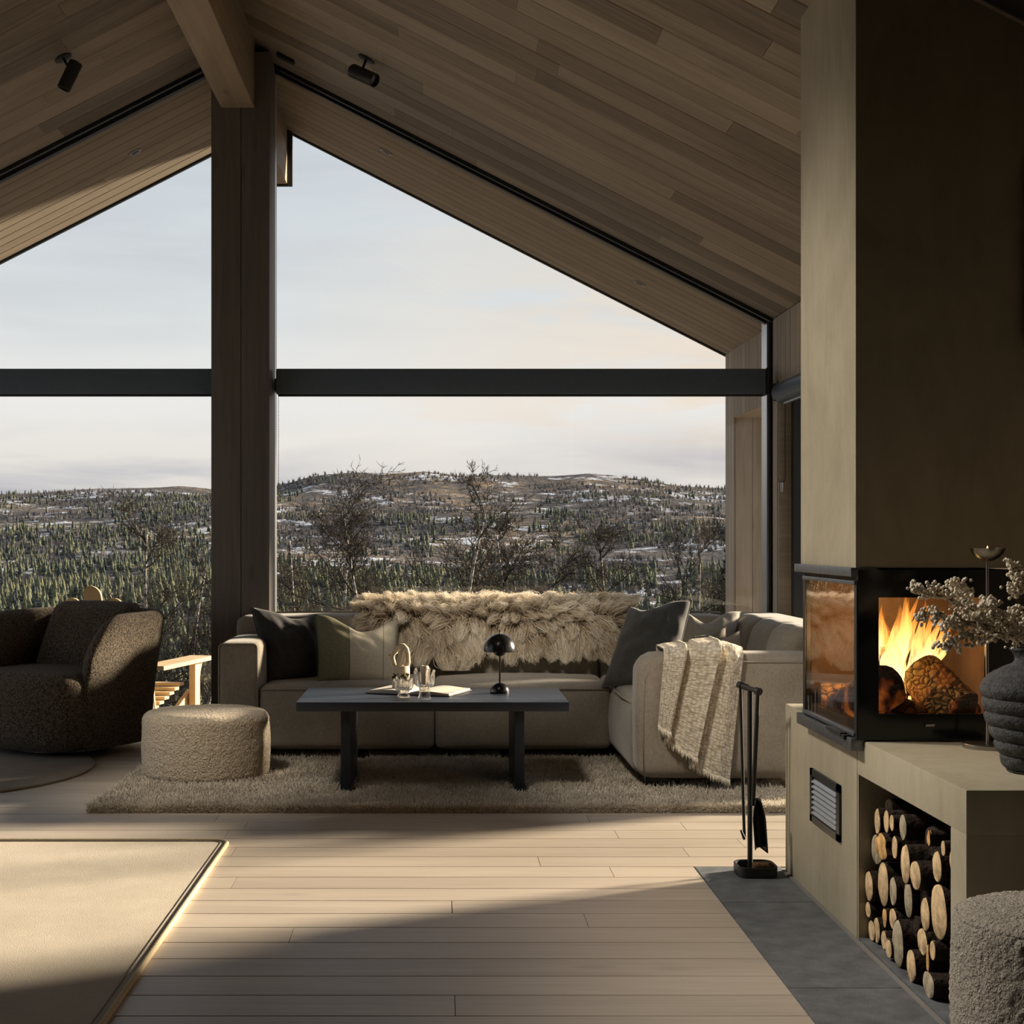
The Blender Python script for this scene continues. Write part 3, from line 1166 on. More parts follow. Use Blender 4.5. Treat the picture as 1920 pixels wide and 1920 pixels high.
# ------------------------------------------------------------------ ceiling fittings
def spotlight(px_, py_, side, tail, tip, label, at=None, watts=0, cone=60):
    # meet the ceiling plane along the sight line
    u = (px_ - VX) / F
    w = (VY - py_) / F
    # z = CAM_Z + w*Y ; x = u*Y ; z = RZ - SL*side*(x-RX)
    Y = (RZ - CAM_Z + SL * side * RX) / (w + SL * side * u)
    c = Vector((u * Y, Y, CAM_Z + w * Y))
    if at:
        c = Vector((at[0], at[1], zc(at[0])))
    n = Vector((-side * ST, 0, -CT))
    s_ = thing('spotlight', label, 'spotlight', c, 'black ceiling spotlights')
    pl = MB()
    q = n.to_track_quat('Z', 'Y').to_matrix()
    pl.lathe([(0, 0), (.047, 0), (.047, .006), (.04, .009), (0, .009)], n=28)
    pl.v = [tuple(q @ Vector(v) + c) for v in pl.v]
    pl.build('ceiling_plate', M['blackmatt'], s_, True)
    if at:
        aim = (Vector(at[2]) - c).normalized()
        a = c + n * .11 - aim * .07
        b = a + aim * .17
    else:
        a = P(*tail, Y - .02)
        b = P(*tip, Y - .10 if side > 0 else Y - .03)
    mid = a.lerp(b, .38)
    MB().tube([c + n * .005, mid], .007, 10).build('stem', M['blackmatt'], s_, True)
    d = (b - a)
    Lc = d.length
    qq = d.normalized().to_track_quat('Z', 'Y').to_matrix()
    r = .036
    cy = MB().lathe([(0, 0), (r - .003, 0), (r, .004), (r, Lc), (r - .005, Lc), (r - .006, Lc - .03), (0, Lc - .03)], n=32)
    cy.v = [tuple(qq @ Vector(v) + a) for v in cy.v]
    cy.build('lamp_housing', M['blackmatt'], s_, True)
    le = MB().lathe([(0, Lc - .022), (r - .009, Lc - .024), (r - .009, Lc - .028), (0, Lc - .028)], n=24)
    le.v = [tuple(qq @ Vector(v) + a) for v in le.v]
    le.build('lens', M['spot_lens'], s_, True)
    if watts:  # only the added, unseen spotlights give light
        ld = bpy.data.lights.new('added_spot_beam', 'SPOT')
        ld.energy = watts
        ld.color = (1.0, .90, .76)
        ld.spot_size = math.radians(cone)
        ld.spot_blend = 1.0
        ld.shadow_soft_size = .22
        lo = bpy.data.objects.new('added_spot_beam', ld)
        col.objects.link(lo)
        lo.location = b + d.normalized() * .06
        lo.rotation_euler = (-d).to_track_quat('Z', 'Y').to_euler()


spotlight(118, 108, -1, (143, 117), (119, 167), 'black cylinder spotlight hanging from the ceiling left of the ridge beam')
spotlight(687, 110, 1, (660, 132), (703, 151), 'black cylinder spotlight lying nearly level on the ceiling right of the post')
# unseen spotlights added to brighten the fireplace, wood niche, pouf, throw and sofa
spotlight(118, 108, -1, None, None, 'added unseen ceiling spotlight turned to the fireplace side', (-1.966, 5.35, (1.215, 4.66, .98)), 390, 46)
spotlight(118, 108, -1, None, None, 'added unseen ceiling spotlight turned to the wood niche', (-1.966, 4.55, (1.24, 3.40, .36)), 360, 35)
spotlight(118, 108, -1, None, None, 'added unseen ceiling spotlight turned to the pouf', (-1.966, 4.95, (-1.12, 7.15, .15)), 330, 25)
spotlight(687, 110, 1, None, None, 'added unseen ceiling spotlight turned to the throw', (-.38, 4.7, (1.22, 7.0, .38)), 330, 28)
spotlight(687, 110, 1, None, None, 'added unseen ceiling spotlight turned to the sofa', (-.38, 5.35, (.36, 8.6, .87)), 430, 27)
# small sensor
u_, w_ = (537 - VX) / F, (VY - 107) / F
Ys = (RZ - CAM_Z + SL * RX) / (w_ + SL * u_)
se = MB().cbox((-.055, -.03, -.02), (.055, .03, .0), .004)
rm = Matrix.Rotation(TH, 3, 'Y')
se.v = [tuple(rm @ Vector(v) + Vector((u_ * Ys, Ys, CAM_Z + w_ * Ys))) for v in se.v]
tag(se.build('sensor_box', M['blackmatt'], None, True), 'small flat black box on the ceiling beside the top of the post', 'sensor')


def downlight(px_, py_, side, label):
    u = (px_ - VX) / F
    w = (VY - py_) / F
    Y = (RZ - CAM_Z + SL * side * RX) / (w + SL * side * u)
    c = Vector((u * Y, Y, CAM_Z + w * Y))
    n = Vector((-side * ST, 0, -CT))
    q = n.to_track_quat('Z', 'Y').to_matrix()
    d = thing('downlight', label, 'downlight', c, 'recessed downlights in the soffit')
    r_ = MB().lathe([(.028, .001), (.044, .001), (.044, .006), (.030, .006), (.028, .001)], n=24)
    r_.v = [tuple(q @ Vector(v) + c) for v in r_.v]
    r_.build('ring', M['alu'], d, True)
    l_ = MB().lathe([(0, .001), (.027, .001), (.027, .003), (0, .003)], n=20)
    l_.v = [tuple(q @ Vector(v) + c) for v in l_.v]
    l_.build('lens', M['black'], d, True)


downlight(253, 285, -1, 'small round downlight in the outdoor soffit left of the post')
downlight(724, 284, 1, 'small round downlight in the outdoor soffit just right of the post')
downlight(1200, 531, 1, 'small round downlight in the soffit near the outer wall, farthest from the post')

# ------------------------------------------------------------------ fireplace
FX = 1.215
FZ = .588
NB0, NB1 = 3.65, 4.455      # log niche along Y
NZ = .483
fp = thing('fireplace', 'tall olive plastered corner fireplace with glass stove, bench and log niche', 'fireplace', (1.55, 4.5, 0))
ba = MB()
XE = 1.975
NX = 1.78
ba.cbox((FX, NB1 + .012, 0.002), (XE, 5.39, FZ), .006)
ba.build('hearth_base', M['plaster'], fp, True)
be = MB()
be.cbox((FX, 3.54, NZ), (XE, NB1 + .010, FZ), .006)
be.cbox((FX, 3.54, 0.002), (XE, NB0, NZ + .002), .006)
be.box((FX + .002, NB1, 0.002), (XE, NB1 + .010, NZ))
be.box((NX, NB0, 0.002), (XE, NB1, NZ))
be.build('bench', M['plaster'], fp, True)
MB().box((FX + .003, NB0, .002), (NX, NB1, .010)).build('niche_floor', M['stone'], fp)
MB().box((FX - .012, 3.54, .0005), (FX - .0005, 5.39, .006)).build('grout_line', M['grout'], fp)
CX = 1.190
CY0, CY1 = 4.388, 5.055
chm = MB()
chm.cbox((CX, CY0, 1.083), (XE, CY1, 4.2), .006)
chm.build('chimney_breast', M['plaster'], fp, True)
# stove insert: black body, lining, two glazed sides
SZ0, SZ1 = .592, 1.048
st = MB()
wx0, wx1, wz0, wz1 = 1.2545, 1.562, .667, .999
y0, y1 = CY0 - .006, CY0 + .012
st.box((CX + .006, y0, SZ0), (wx0, y1, 1.078))
st.box((wx1, y0, SZ0), (XE, y1, 1.078))
st.box((wx0, y0, SZ0), (wx1, y1, wz0))
st.box((wx0, y0, wz1), (wx1, y1, 1.078))
st.build('stove_front', M['blackgloss'], fp)
cp = MB()
cp.box((CX + .002, CY0 - .004, SZ0), (CX + .022, CY0 + .022, 1.048))
cp.build('corner_post', M['black'], fp)
MB().box((CX + .002, 5.0, SZ0), (CX + .022, 5.03, 1.048)).build('corner_post', M['black'], fp)
ln = MB()
ln.box((CX + .02, 5.0, SZ0), (1.70, 5.03, 1.07))
ln.box((1.68, CY0 + .02, SZ0), (1.71, 5.0, 1.07))
ln.box((CX + .02, CY0 + .02, SZ0), (1.70, 5.0, .632))
ln.box((CX + .006, CY0 + .013, 1.045), (1.70, 5.03, 1.075))
ln.build('firebox_lining', M['firelining'], fp)
MB().box((wx0 - .01, CY0 + .013, wz0 - .01), (wx1 + .01, CY0 + .018, wz1 + .01)).build('front_pane', M['firepane'], fp)
MB().box((CX + .004, CY0 + .024, .606), (CX + .009, 5.0, 1.040)).build('side_pane', M['firepane'], fp)
gs = MB()
gs.cbox((CX - .003, CY0 + .004, 1.034), (CX + .012, 5.02, 1.046), .002)
gs.build('pane_rail', M['greymetal'], fp, True)
MB().cbox((CX - .003, CY0 + .012, .600), (CX + .012, 5.02, .610), .002).build('pane_rail', M['greymetal'], fp, True)
MB().cbox((CX - .014, CY0 - .004, 1.058), (CX + .06, CY1 + .03, 1.084), .002).build('upper_steel_strip', M['greymetal'], fp, True)
MB().cbox((CX - .012, CY0 + .002, .560), (FX + .002, 5.06, .595), .002).build('lower_steel_ledge', M['greymetal'], fp, True)
MB().cbox((CX - .022, 4.47, .592), (CX + .004, 4.64, .603), .002).cbox((CX - .020, 4.44, .586), (CX + .0, 4.475, .599), .002).build('door_handle', M['blackmatt'], fp, True)
MB().cbox((1.385, CY0 - .016, .632), (1.412, CY0 - .006, .640), .002).build('air_knob', M['steel'], fp, True)
# air grille on the side of the base
gr = MB()
GY0, GY1, GZ0, GZ1 = 4.635, 5.0, .250, .421
gr.box((FX - .008, GY0, GZ0), (FX + .001, GY0 + .036, GZ1))
gr.box((FX - .008, GY1 - .028, GZ0), (FX + .001, GY1, GZ1))
gr.box((FX - .008, GY0, GZ1 - .022), (FX + .001, GY1, GZ1))
gr.box((FX - .008, GY0, GZ0), (FX + .001, GY1, GZ0 + .022))
gr.box((FX - .002, GY0, GZ0), (FX + .0005, GY1, GZ1))
go = gr.build('air_grille', M['frame'], fp)
for i in range(7):
    z = GZ0 + .030 + i * .0168
    s_ = MB()
    s_.add([(FX - .010, GY0 + .036, z), (FX - .010, GY1 - .028, z), (FX - .001, GY1 - .028, z + .011), (FX - .001, GY0 + .036, z + .011),
            (FX - .010, GY0 + .036, z - .002), (FX - .010, GY1 - .028, z - .002), (FX - .001, GY1 - .028, z + .009), (FX - .001, GY0 + .036, z + .009)],
           [(0, 1, 2, 3), (7, 6, 5, 4), (0, 4, 5, 1), (2, 6, 7, 3), (1, 5, 6, 2), (0, 3, 7, 4)])
    s_.build('slat', M['alu'], go)

# dark framed panel on the chimney face
dp = thing('framed_panel', 'dark framed panel hanging on the black front of the chimney', 'picture', (1.82, CY0 - .02, 1.98))
px0 = 1.674
MB().cbox((px0, CY0 - .03, 1.72), (1.97, CY0 - .001, 2.225), .003).build('panel_frame', M['black'], dp, True)
MB().box((px0 + .02, CY0 - .032, 1.74), (1.96, CY0 - .028, 2.205)).build('panel_face', M['blackgloss'], dp)


# fire: logs and flames
def rough_log(name, a, b, r, mat, parent=None, n=22, k=14, amp=.12, seed=0, flat=1.0, bark=None):
    a = Vector(a)
    b = Vector(b)
    d = (b - a).normalized()
    up = d.orthogonal().normalized()
    w = d.cross(up)
    vs = []
    fs = []
    for i in range(k + 1):
        t_ = i / k
        e = 1.0
        c = a.lerp(b, t_)
        for j in range(n):
            an = 2 * PI * j / n
            rr = r * (1 + amp * mnoise.noise(Vector((math.cos(an) * 1.3 + seed, math.sin(an) * 1.3, t_ * 2 + seed))) + amp * .5 * mnoise.noise(Vector((math.cos(an) * 4 + seed, math.sin(an) * 4, t_ * 7))))
            vs.append(c + (up * math.cos(an) + w * math.sin(an) * flat) * rr)
    for i in range(k):
        for j in range(n):
            j2 = (j + 1) % n
            fs.append((i * n + j, i * n + j2, (i + 1) * n + j2, (i + 1) * n + j))
    vs.append(a - d * r * .06)
    vs.append(b + d * r * .10)
    fs += [((len(vs) - 2), (j + 1) % n, j) for j in range(n)]
    fs += [((len(vs) - 1), k * n + j, k * n + (j + 1) % n) for j in range(n)]
    return MB().add(vs, fs).build(name, mat, parent, True, 60)


flogs = [
    (P(1722, 1262, 4.62), P(1800, 1334, 4.50), .070, 'ember', 'big cracked golden-brown log burning at the right of the fire', 1.0),
    (P(1762, 1322, 4.46), P(1815, 1338, 4.60), .042, 'ember', 'short cracked log end low at the right front of the fire', 1.0),
    (P(1640, 1228, 4.78), P(1690, 1235, 4.62), .036, 'char', 'small charred log lying across the top left of the fire', 1.0),
    (P(1640, 1345, 4.50), P(1690, 1275, 4.72), .048, 'char', 'dark charred log leaning up at the left of the fire', 1.0),
    (P(1690, 1330, 4.48), P(1735, 1345, 4.56), .036, 'coal', 'glowing orange log between the charred and cracked logs', 1.0),
    ((1.285, 4.97, .585), (1.285, 4.44, .735), .066, 'char', 'long dark log slanting behind the side glass of the stove', 1.0),
    ((1.23, 4.94, .655), (1.42, 4.90, .665), .045, 'ember', 'brown log lying at the far back corner of the firebox', 1.0),
]
for i, (a, b, r, mk, lab, fl_) in enumerate(flogs):
    tag(rough_log('burning_log', a, b, r, M[mk], seed=i * 3.1), lab, 'log', 'burning logs in the stove')


def tongue(base, tip, w, depth, bend, twist, seed=0, n=14, k=26):
    base = Vector(base)
    tip = Vector(tip)
    vs = []
    uv = []
    fs = []
    for i in range(k + 1):
        t_ = i / k
        c = base.lerp(tip, t_)
        c = c + Vector((bend * math.sin(PI * t_) + .012 * mnoise.noise(Vector((seed, 0, t_ * 3))), .01 * mnoise.noise(Vector((seed, 5, t_ * 4))), 0))
        rr = (max(0.0, math.sin(PI * min(1, .16 + t_ * .84) ** .62))) ** .9 * (1 - .15 * t_)
        rr = max(rr, .012)
        for j in range(n):
            an = 2 * PI * j / n
            q = 1 + .22 * mnoise.noise(Vector((math.cos(an) * 1.5 + seed, math.sin(an) * 1.5, t_ * 5 + seed)))
            dx, dy = math.cos(an) * w * rr * q, math.sin(an) * depth * rr * q
            ca, sa = math.cos(twist * t_), math.sin(twist * t_)
            vs.append(c + Vector((dx * ca - dy * sa, dx * sa + dy * ca, 0)))
            uv.append((j / n, t_))
    for i in range(k):
        for j in range(n):
            j2 = (j + 1) % n
            fs.append((i * n + j, i * n + j2, (i + 1) * n + j2, (i + 1) * n + j))
    return vs, fs, uv


fire = thing('fire', 'yellow and orange flames rising from the logs in the stove', 'fire', (1.36, 4.65, .70))
tng = [((1668, 1290), (1730, 1112), .030, .030, -.012), ((1700, 1290), (1738, 1120), .024, .028, .012), ((1655, 1300), (1664, 1160), .022, .024, .01),
       ((1688, 1300), (1700, 1190), .020, .024, -.012), ((1720, 1262), (1768, 1140), .020, .020, .014), ((1715, 1272), (1790, 1165), .017, .02, .018),
       ((1648, 1335), (1676, 1240), .022, .02, -.01), ((1700, 1338), (1692, 1250), .012, .015, .006), ((1640, 1240), (1654, 1130), .016, .02, .006),
       ((1676, 1262), (1700, 1100), .020, .024, .012)]
for i, (a, b, w, dp_, bd) in enumerate(tng):
    for k_ in range(2):
        Yf = 4.56 + .05 * (i % 3) + .03 * k_
        vs, fs, uv = tongue(P(a[0] + 4 * k_, a[1], Yf), P(b[0] + 10 * k_ - 4, b[1] + 16 * k_, Yf + .02), w * (1 - .3 * k_), dp_ * .7, bd, 1.2, i * 2.3 + k_)
        MB().add(vs, fs).build('flame', M['flame'], fire, True, 0, uv)
for i, (yy_, z0_, z1_, w) in enumerate(((4.50, .74, .93, .030), (4.58, .70, .86, .030), (4.66, .68, .80, .03), (4.55, .78, .98, .026))):
    vs, fs, uv = tongue((1.33, yy_, z0_), (1.29 + .02 * i, yy_ - .05, z1_), w, w, .01, 1.0, 30 + i)
    MB().add(vs, fs).build('flame', M['flame'], fire, True, 0, uv)
pl_ = bpy.data.lights.new('fire_glow', 'POINT')
pl_.energy = 16.0
pl_.color = (1.0, .50, .16)
pl_.shadow_soft_size = .07
plo = bpy.data.objects.new('fire_glow', pl_)
col.objects.link(plo)
plo.location = (1.36, 4.72, .84)

# firewood in the niche
LX = 1.236
logs_px = [(157, 365, 24, 112, 1), (270, 368, 24, 98, 1), (335, 380, 19, 72, 1), (407, 415, 30, 112, 2), (118, 590, 46, 128, 2), (245, 580, 52, 120, 3),
           (343, 590, 24, 100, 1), (447, 735, 40, 172, 1), (537, 830, 47, 125, 1), (600, 715, 28, 130, 4), (685, 755, 38, 138, 1), (803, 705, 27, 95, 1),
           (803, 925, 34, 122, 1), (105, 895, 33, 128, 1), (212, 905, 45, 192, 1), (315, 965, 30, 125, 2), (413, 1030, 33, 165, 2), (113, 1115, 22, 68, 1),
           (95, 1285, 28, 88, 1), (158, 1300, 28, 112, 1), (213, 1385, 23, 82, 1), (250, 1190, 20, 88, 3), (306, 1205, 32, 92, 1), (268, 1440, 20, 72, 1),
           (312, 1458, 26, 82, 1), (365, 1420, 47, 210, 2), (577, 1162, 38, 145, 1), (682, 1135, 68, 245, 1), (528, 1398, 42, 118, 1), (690, 1475, 25, 85, 1),
           (505, 1600, 40, 142, 1), (645, 1768, 50, 112, 2), (770, 1700, 66, 190, 4), (806, 1450, 28, 85, 4), (632, 1545, 13, 130, 3), (752, 598, 18, 70, 1),
           (560, 540, 70, 130, 4), (650, 515, 16, 70, 3), (220, 260, 34, 90, 4), (490, 1010, 40, 150, 4), (445, 1260, 40, 90, 4), (735, 900, 30, 150, 4), (590, 1480, 34, 160, 4)]
recs = []
for (cx_, cy_, hx, hy, kd) in logs_px:
    x = 1600 + cx_ / 4.57
    yv = 1460 + cy_ / 4.571
    Y = LX * F / (x - VX)
    z = CAM_Z - (yv - VY) * Y / F
    ry = hx / 4.57 * Y * Y / (LX * F)
    rz = hy / 4.571 * Y / F
    recs.append([Y, z, max(ry, .008), rz, kd])
rows_ = sorted(recs, key=lambda q: q[1])
names_row = ['bottom', 'second', 'third', 'fourth', 'top']
zs = [q[1] for q in rows_]
bands = [[] for _ in range(5)]
for q in recs:
    bi = min(4, max(0, int((q[1] - .03) / .088)))
    bands[bi].append(q)
ORD = ['first', 'second', 'third', 'fourth', 'fifth', 'sixth', 'seventh', 'eighth', 'ninth', 'tenth', 'eleventh', 'twelfth', 'thirteenth', 'fourteenth']
kdn = {1: 'pale-ended round firewood log', 2: 'grey-ended weathered firewood log', 3: 'golden split firewood log', 4: 'dark bark-covered firewood log'}
for bi, bd in enumerate(bands):
    for oi_, q in enumerate(sorted(bd, key=lambda r: -r[0])):
        Y, z, ry, rz, kd = q
        x0 = LX + random.uniform(-.004, .02) + (.03 if kd == 4 else 0)
        x1 = random.uniform(1.60, 1.74)
        z = max(z, .012 + rz * .9)
        Y = min(max(Y, NB0 + ry * .95 + .002), NB1 - ry * .95 - .002)
        sd_ = random.random() * 50
        n = 20
        body = MB()
        vs = []
        tl = random.uniform(-.012, .012)
        ring = []
        for j in range(n):
            an = 2 * PI * j / n
            k1 = 1 + .10 * mnoise.noise(Vector((math.cos(an) * 1.4 + sd_, math.sin(an) * 1.4, 0)))
            if kd == 3:
                k1 *= 1 - .25 * max(0, math.cos(an * 3 + sd_)) ** 2
            ring.append((math.cos(an) * ry * k1, math.sin(an) * rz * k1))
        k = 6
        for i in range(k + 1):
            t_ = i / k
            for (cy_, cz_) in ring:
                vs.append((x0 + (x1 - x0) * t_, Y + cy_ + tl * t_ * 0, z + cz_ + .002 * mnoise.noise(Vector((t_ * 4, cz_ * 80, sd_)))))
        fs = []
        for i in range(k):
            for j in range(n):
                j2 = (j + 1) % n
                fs.append((i * n + j, i * n + j2, (i + 1) * n + j2, (i + 1) * n + j))
        fs.append(tuple(k * n + j for j in range(n)))
        lo = thing('firewood_log', f'{kdn[kd]}, {ORD[oi_]} from the stove side in the {names_row[bi]} row of the niche', 'log', ((x0 + x1) / 2, Y, z - rz), 'firewood stacked in the fireplace niche')
        MB().add(vs, fs).build('bark', M['bark'], lo, True, 50)
        ev = [(x0 - .001, Y + a * .90, z + b * .93) for a, b in ring] + [(x0 + .004, Y + a * .985, z + b * .985) for a, b in ring] + [(x0 - .0035, Y, z)]
        ef = [(j, (j + 1) % n, n + (j + 1) % n, n + j) for j in range(n)] + [(2 * n, (j + 1) % n, j) for j in range(n)]
        em = {1: M['logend'], 2: M['logend2'], 3: M['logend3'], 4: M['bark']}[kd]
        MB().add(ev, ef).build('cut_end', em, lo, True, 60)

# ------------------------------------------------------------------ fire tools
ft = thing('fire_tool_set', 'slim black fire tool stand with shovel on the stone tiles', 'fire tools', (1.10, 5.33, .001))
TX, TY = 1.086, 5.36
tr = MB()
ol = []
for i in range(40):
    a = 2 * PI * i / 40
    sx = math.copysign(abs(math.cos(a)) ** .55, math.cos(a))
    sy = math.copysign(abs(math.sin(a)) ** .55, math.sin(a))
    ol.append((1.099 + .070 * sx, 5.335 + .075 * sy))
rings = []
for (k_, z) in ((.97, .001), (1.0, .004), (1.0, .036), (.96, .038), (.90, .036), (.88, .010), (0.02, .010)):
    rings.append([(1.099 + (x - 1.099) * k_, 5.335 + (y - 5.335) * k_, z) for x, y in ol])
tr.grid([r + [r[0]] for r in rings])
tr.build('base_tray', M['blackmatt'], ft, True)
MB().tube([(TX, TY, .01), (TX, TY, .648)], .0095, 14).build('stand_pole', M['blackmatt'], ft, True)
MB().tube([(TX - .030, TY + .045, .652), (TX + .018, TY - .045, .638)], .0085, 14).build('top_bar', M['blackmatt'], ft, True)
for (dx, dy, z, r) in ((-.026, .04, .651, .0125), (-.012, .02, .647, .0115), (.018, -.045, .638, .0135)):
    d = Vector((.048, -.09, -.014)).normalized()
    c = Vector((TX + dx, TY + dy, z))
    MB().tube([c - d * .009, c + d * .009], r, 18).build('handle_ring', M['blackmatt'], ft, True)
MB().tube([(TX - .026, TY + .04, .645), (TX - .016, TY + .02, .12)], .006, 10).tube([(TX - .016, TY + .02, .14), (TX - .018, TY + .015, .118), (TX - .032, TY + .0, .148)], [.006, .006, .0035], 8).build('poker', M['blackmatt'], ft, True)
MB().tube([(TX + .018, TY - .045, .632), (TX + .008, TY - .035, .36), (TX + .004, TY - .03, .24)], .0075, 12).build('shovel_shaft', M['blackmatt'], ft, True)
sh = []
for i in range(15):
    t_ = i / 14
    z = .268 - .168 * t_
    hw = .023 * min(1, (.18 + t_ * 2.2)) ** .6
    row = []
    for j in range(13):
        s_ = -1 + 2 * j / 12
        row.append((TX + .012 + s_ * hw + .010 * t_, TY - .052 + (1 - s_ * s_) * .012 - .012 * t_ - .022 * abs(s_) ** 3, z + .004 * s_ - .018 * t_ * max(0, s_)))
    sh.append(row)
shb = MB().grid(sh)
so = shb.build('shovel_blade', M['blackmatt'], ft, True)
md = so.modifiers.new('thick', 'SOLIDIFY')
md.thickness = .003
MB().rbox((1.085, 5.285, .012), (1.155, 5.33, .046), .008, (0, 0, .003), 6).build('brush_head', M['brush'], ft, True)

# ------------------------------------------------------------------ things on the bench
# candlestick
cs = thing('candlestick', 'tall slim steel candle holder with shallow bowl on the bench', 'candle holder', (1.519, 4.254, FZ))
c0 = (1.519, 4.254, FZ)
MB().lathe([(0, .0), (.066, 0), (.0665, .002), (.0665, .011), (.065, .0125), (0, .0125)], c0, 48).build('base_disc', M['steel'], cs, True)
MB().lathe([(.0045, .012), (.0045, .52)], c0, 14).build('stem', M['steel'], cs, True)
bowl = [(0.004, .516), (.018, .519), (.032, .527), (.043, .540), (.049, .553), (.0475, .553), (.041, .542), (.030, .530), (.016, .524), (0, .523)]
MB().lathe(bowl, c0, 40).build('bowl', M['steel'], cs, True)
em_m = bpy.data.materials.new('tea_light_flame')
em_m.use_nodes = True
t_ = NT(em_m.node_tree)
t_.n.clear()
_o = t_.node('ShaderNodeOutputMaterial')
_e = t_.node('ShaderNodeEmission')
_e.inputs[0].default_value = (1, .55, .18, 1)
_e.inputs[1].default_value = 5
t_.l.new(_e.outputs[0], _o.inputs[0])
MB().lathe([(0, .546), (.0022, .549), (.0026, .552), (.0012, .557), (0, .560)], c0, 10).build('candle_flame', em_m, cs, True)
MB().lathe([(0, .524), (.018, .527), (.018, .545), (0, .545)], c0, 16).build('tea_light', M['wax'], cs, True)

# vase
VXc, VYc = 1.475, 3.81
va = []
prof = [(0, 0), (.060, 0), (.066, .006)]
for i in range(111):
    t_ = i / 110
    z = .008 + .262 * t_
    # belly outline
    r = .066 + .057 * math.sin(min(1, t_ / .80) * PI / 2) ** 1.0
    if t_ > .80:
        q = (t_ - .80) / .20
        r = .123 - .073 * q ** 1.7
    if t_ < .80:
        ph = (t_ * 7.4) % 1.0
        r += .0095 * math.sin(PI * ph) ** .55 - .005
    prof.append((r, z))
prof += [(.046, .277), (.045, .288), (.052, .300), (.057, .305), (.055, .309), (.049, .305), (.040, .285), (.040, .262), (.06, .24), (.06, .02), (0, .02)]
vo = MB().lathe(prof, (VXc, VYc, FZ), 80).build('vase', M['vase'], None, True, 60)
displace(vo, .0018, 90, .0022, 22, 3)
tag(vo, 'ribbed rough black stoneware vase on the bench holding berry branches', 'vase')

# dried branches with berries
top = Vector((VXc, VYc, FZ + .30))


def branch(label, path, side, nb, seed):
    r = random.Random(seed)
    b = thing('berry_branch', label, 'branch', top, 'dried berry branches in the black vase')
    pts = [Vector(p) for p in path]
    # smooth
    fine = []
    for i in range(len(pts) - 1):
        for j in range(6):
            t_ = j / 6
            p0 = pts[max(i - 1, 0)]
            p1 = pts[i]
            p2 = pts[i + 1]
            p3 = pts[min(i + 2, len(pts) - 1)]
            fine.append(.5 * ((2 * p1) + (p2 - p0) * t_ + (2 * p0 - 5 * p1 + 4 * p2 - p3) * t_ ** 2 + (-p0 + 3 * p1 - 3 * p2 + p3) * t_ ** 3))
    fine.append(pts[-1])
    stem = MB().tube(fine, [.0022 - .0013 * i / (len(fine) - 1) for i in range(len(fine))], 6)
    ber = MB()
    n = len(fine)
    for s_ in range(side):
        t_ = .30 + .70 * (s_ + r.random()) / side
        i = min(n - 2, int(t_ * (n - 1)))
        p = fine[i]
        d = (fine[min(i + 2, n - 1)] - fine[max(i - 2, 0)]).normalized()
        o = Vector((r.uniform(-1, 1), r.uniform(-1, 1), r.uniform(-.8, 1))).normalized()
        q = (d * .55 + o * .7).normalized()
        L = r.uniform(.02, .058) * (1.15 - .5 * t_)
        e = p + q * L + Vector((0, 0, -.004))
        stem.tube([p, p.lerp(e, .5) + o * .003, e], [.0011, .0008, .0006], 4)
        for k_ in range(nb):
            f_ = r.uniform(.35, 1.08)
            c = p.lerp(e, f_) + Vector((r.uniform(-1, 1), r.uniform(-1, 1), r.uniform(-1, 1))) * .0085
            ber.sphere(c, r.uniform(.0036, .0056), 7, 5)
    for k_ in range(6):
        c = fine[-1] + Vector((r.uniform(-1, 1), r.uniform(-1, 1), r.uniform(-1, 1))) * .008
        ber.sphere(c, .0042, 7, 5)
    stem.build('stem', M['twig'], b, True, 0)
    bo = ber.build('berries', M['berry'], b, True, 0)
    bo['kind'] = 'stuff'


V3 = lambda x, y, Y: P(x, y, Y)
inn = Vector((VXc, VYc, FZ + .16))
nk = Vector((VXc - .012, VYc - .004, FZ + .305))
branch('longest dried berry branch, reaching far out over the stove window', [inn, nk, V3(1880, 1165, 3.80), V3(1820, 1143, 3.78), V3(1765, 1118, 3.76), V3(1713, 1101, 3.76)], 46, 7, 1)
branch('dried berry branch just below the longest one, with a forked tip', [inn, nk, V3(1885, 1182, 3.74), V3(1830, 1168, 3.72), V3(1780, 1158, 3.70), V3(1732, 1146, 3.70)], 44, 7, 2)
branch('dried berry branch whose tip rises highest against the black stove front', [inn, nk, V3(1884, 1160, 3.84), V3(1838, 1140, 3.86), V3(1806, 1118, 3.86), V3(1790, 1092, 3.86)], 40, 7, 3)
branch('lowest drooping dried berry branch nearest the burning logs', [inn, nk, V3(1890, 1190, 3.72), V3(1845, 1188, 3.70), V3(1806, 1196, 3.69), V3(1774, 1210, 3.68)], 36, 7, 4)
branch('upright dried berry branch rising straight above the vase', [inn, nk, V3(1908, 1170, 3.80), V3(1912, 1125, 3.79), V3(1908, 1090, 3.78), V3(1902, 1060, 3.78)], 40, 7, 5)
branch('dried berry branch leaning back behind the candlestick stem', [inn, nk, V3(1880, 1178, 3.9), V3(1846, 1160, 3.95), V3(1812, 1150, 3.97), V3(1770, 1172, 3.97)], 40, 7, 6)
branch('short dried berry branch filling the middle of the bunch', [inn, nk, V3(1892, 1176, 3.76), V3(1868, 1150, 3.74), V3(1852, 1132, 3.72)], 34, 8, 7)
branch('dried berry branch spreading over the vase shoulder away from the stove', [inn, nk + Vector((.02, 0, 0)), V3(1935, 1165, 3.78), V3(1965, 1130, 3.76), V3(1990, 1100, 3.76)], 30, 7, 8)


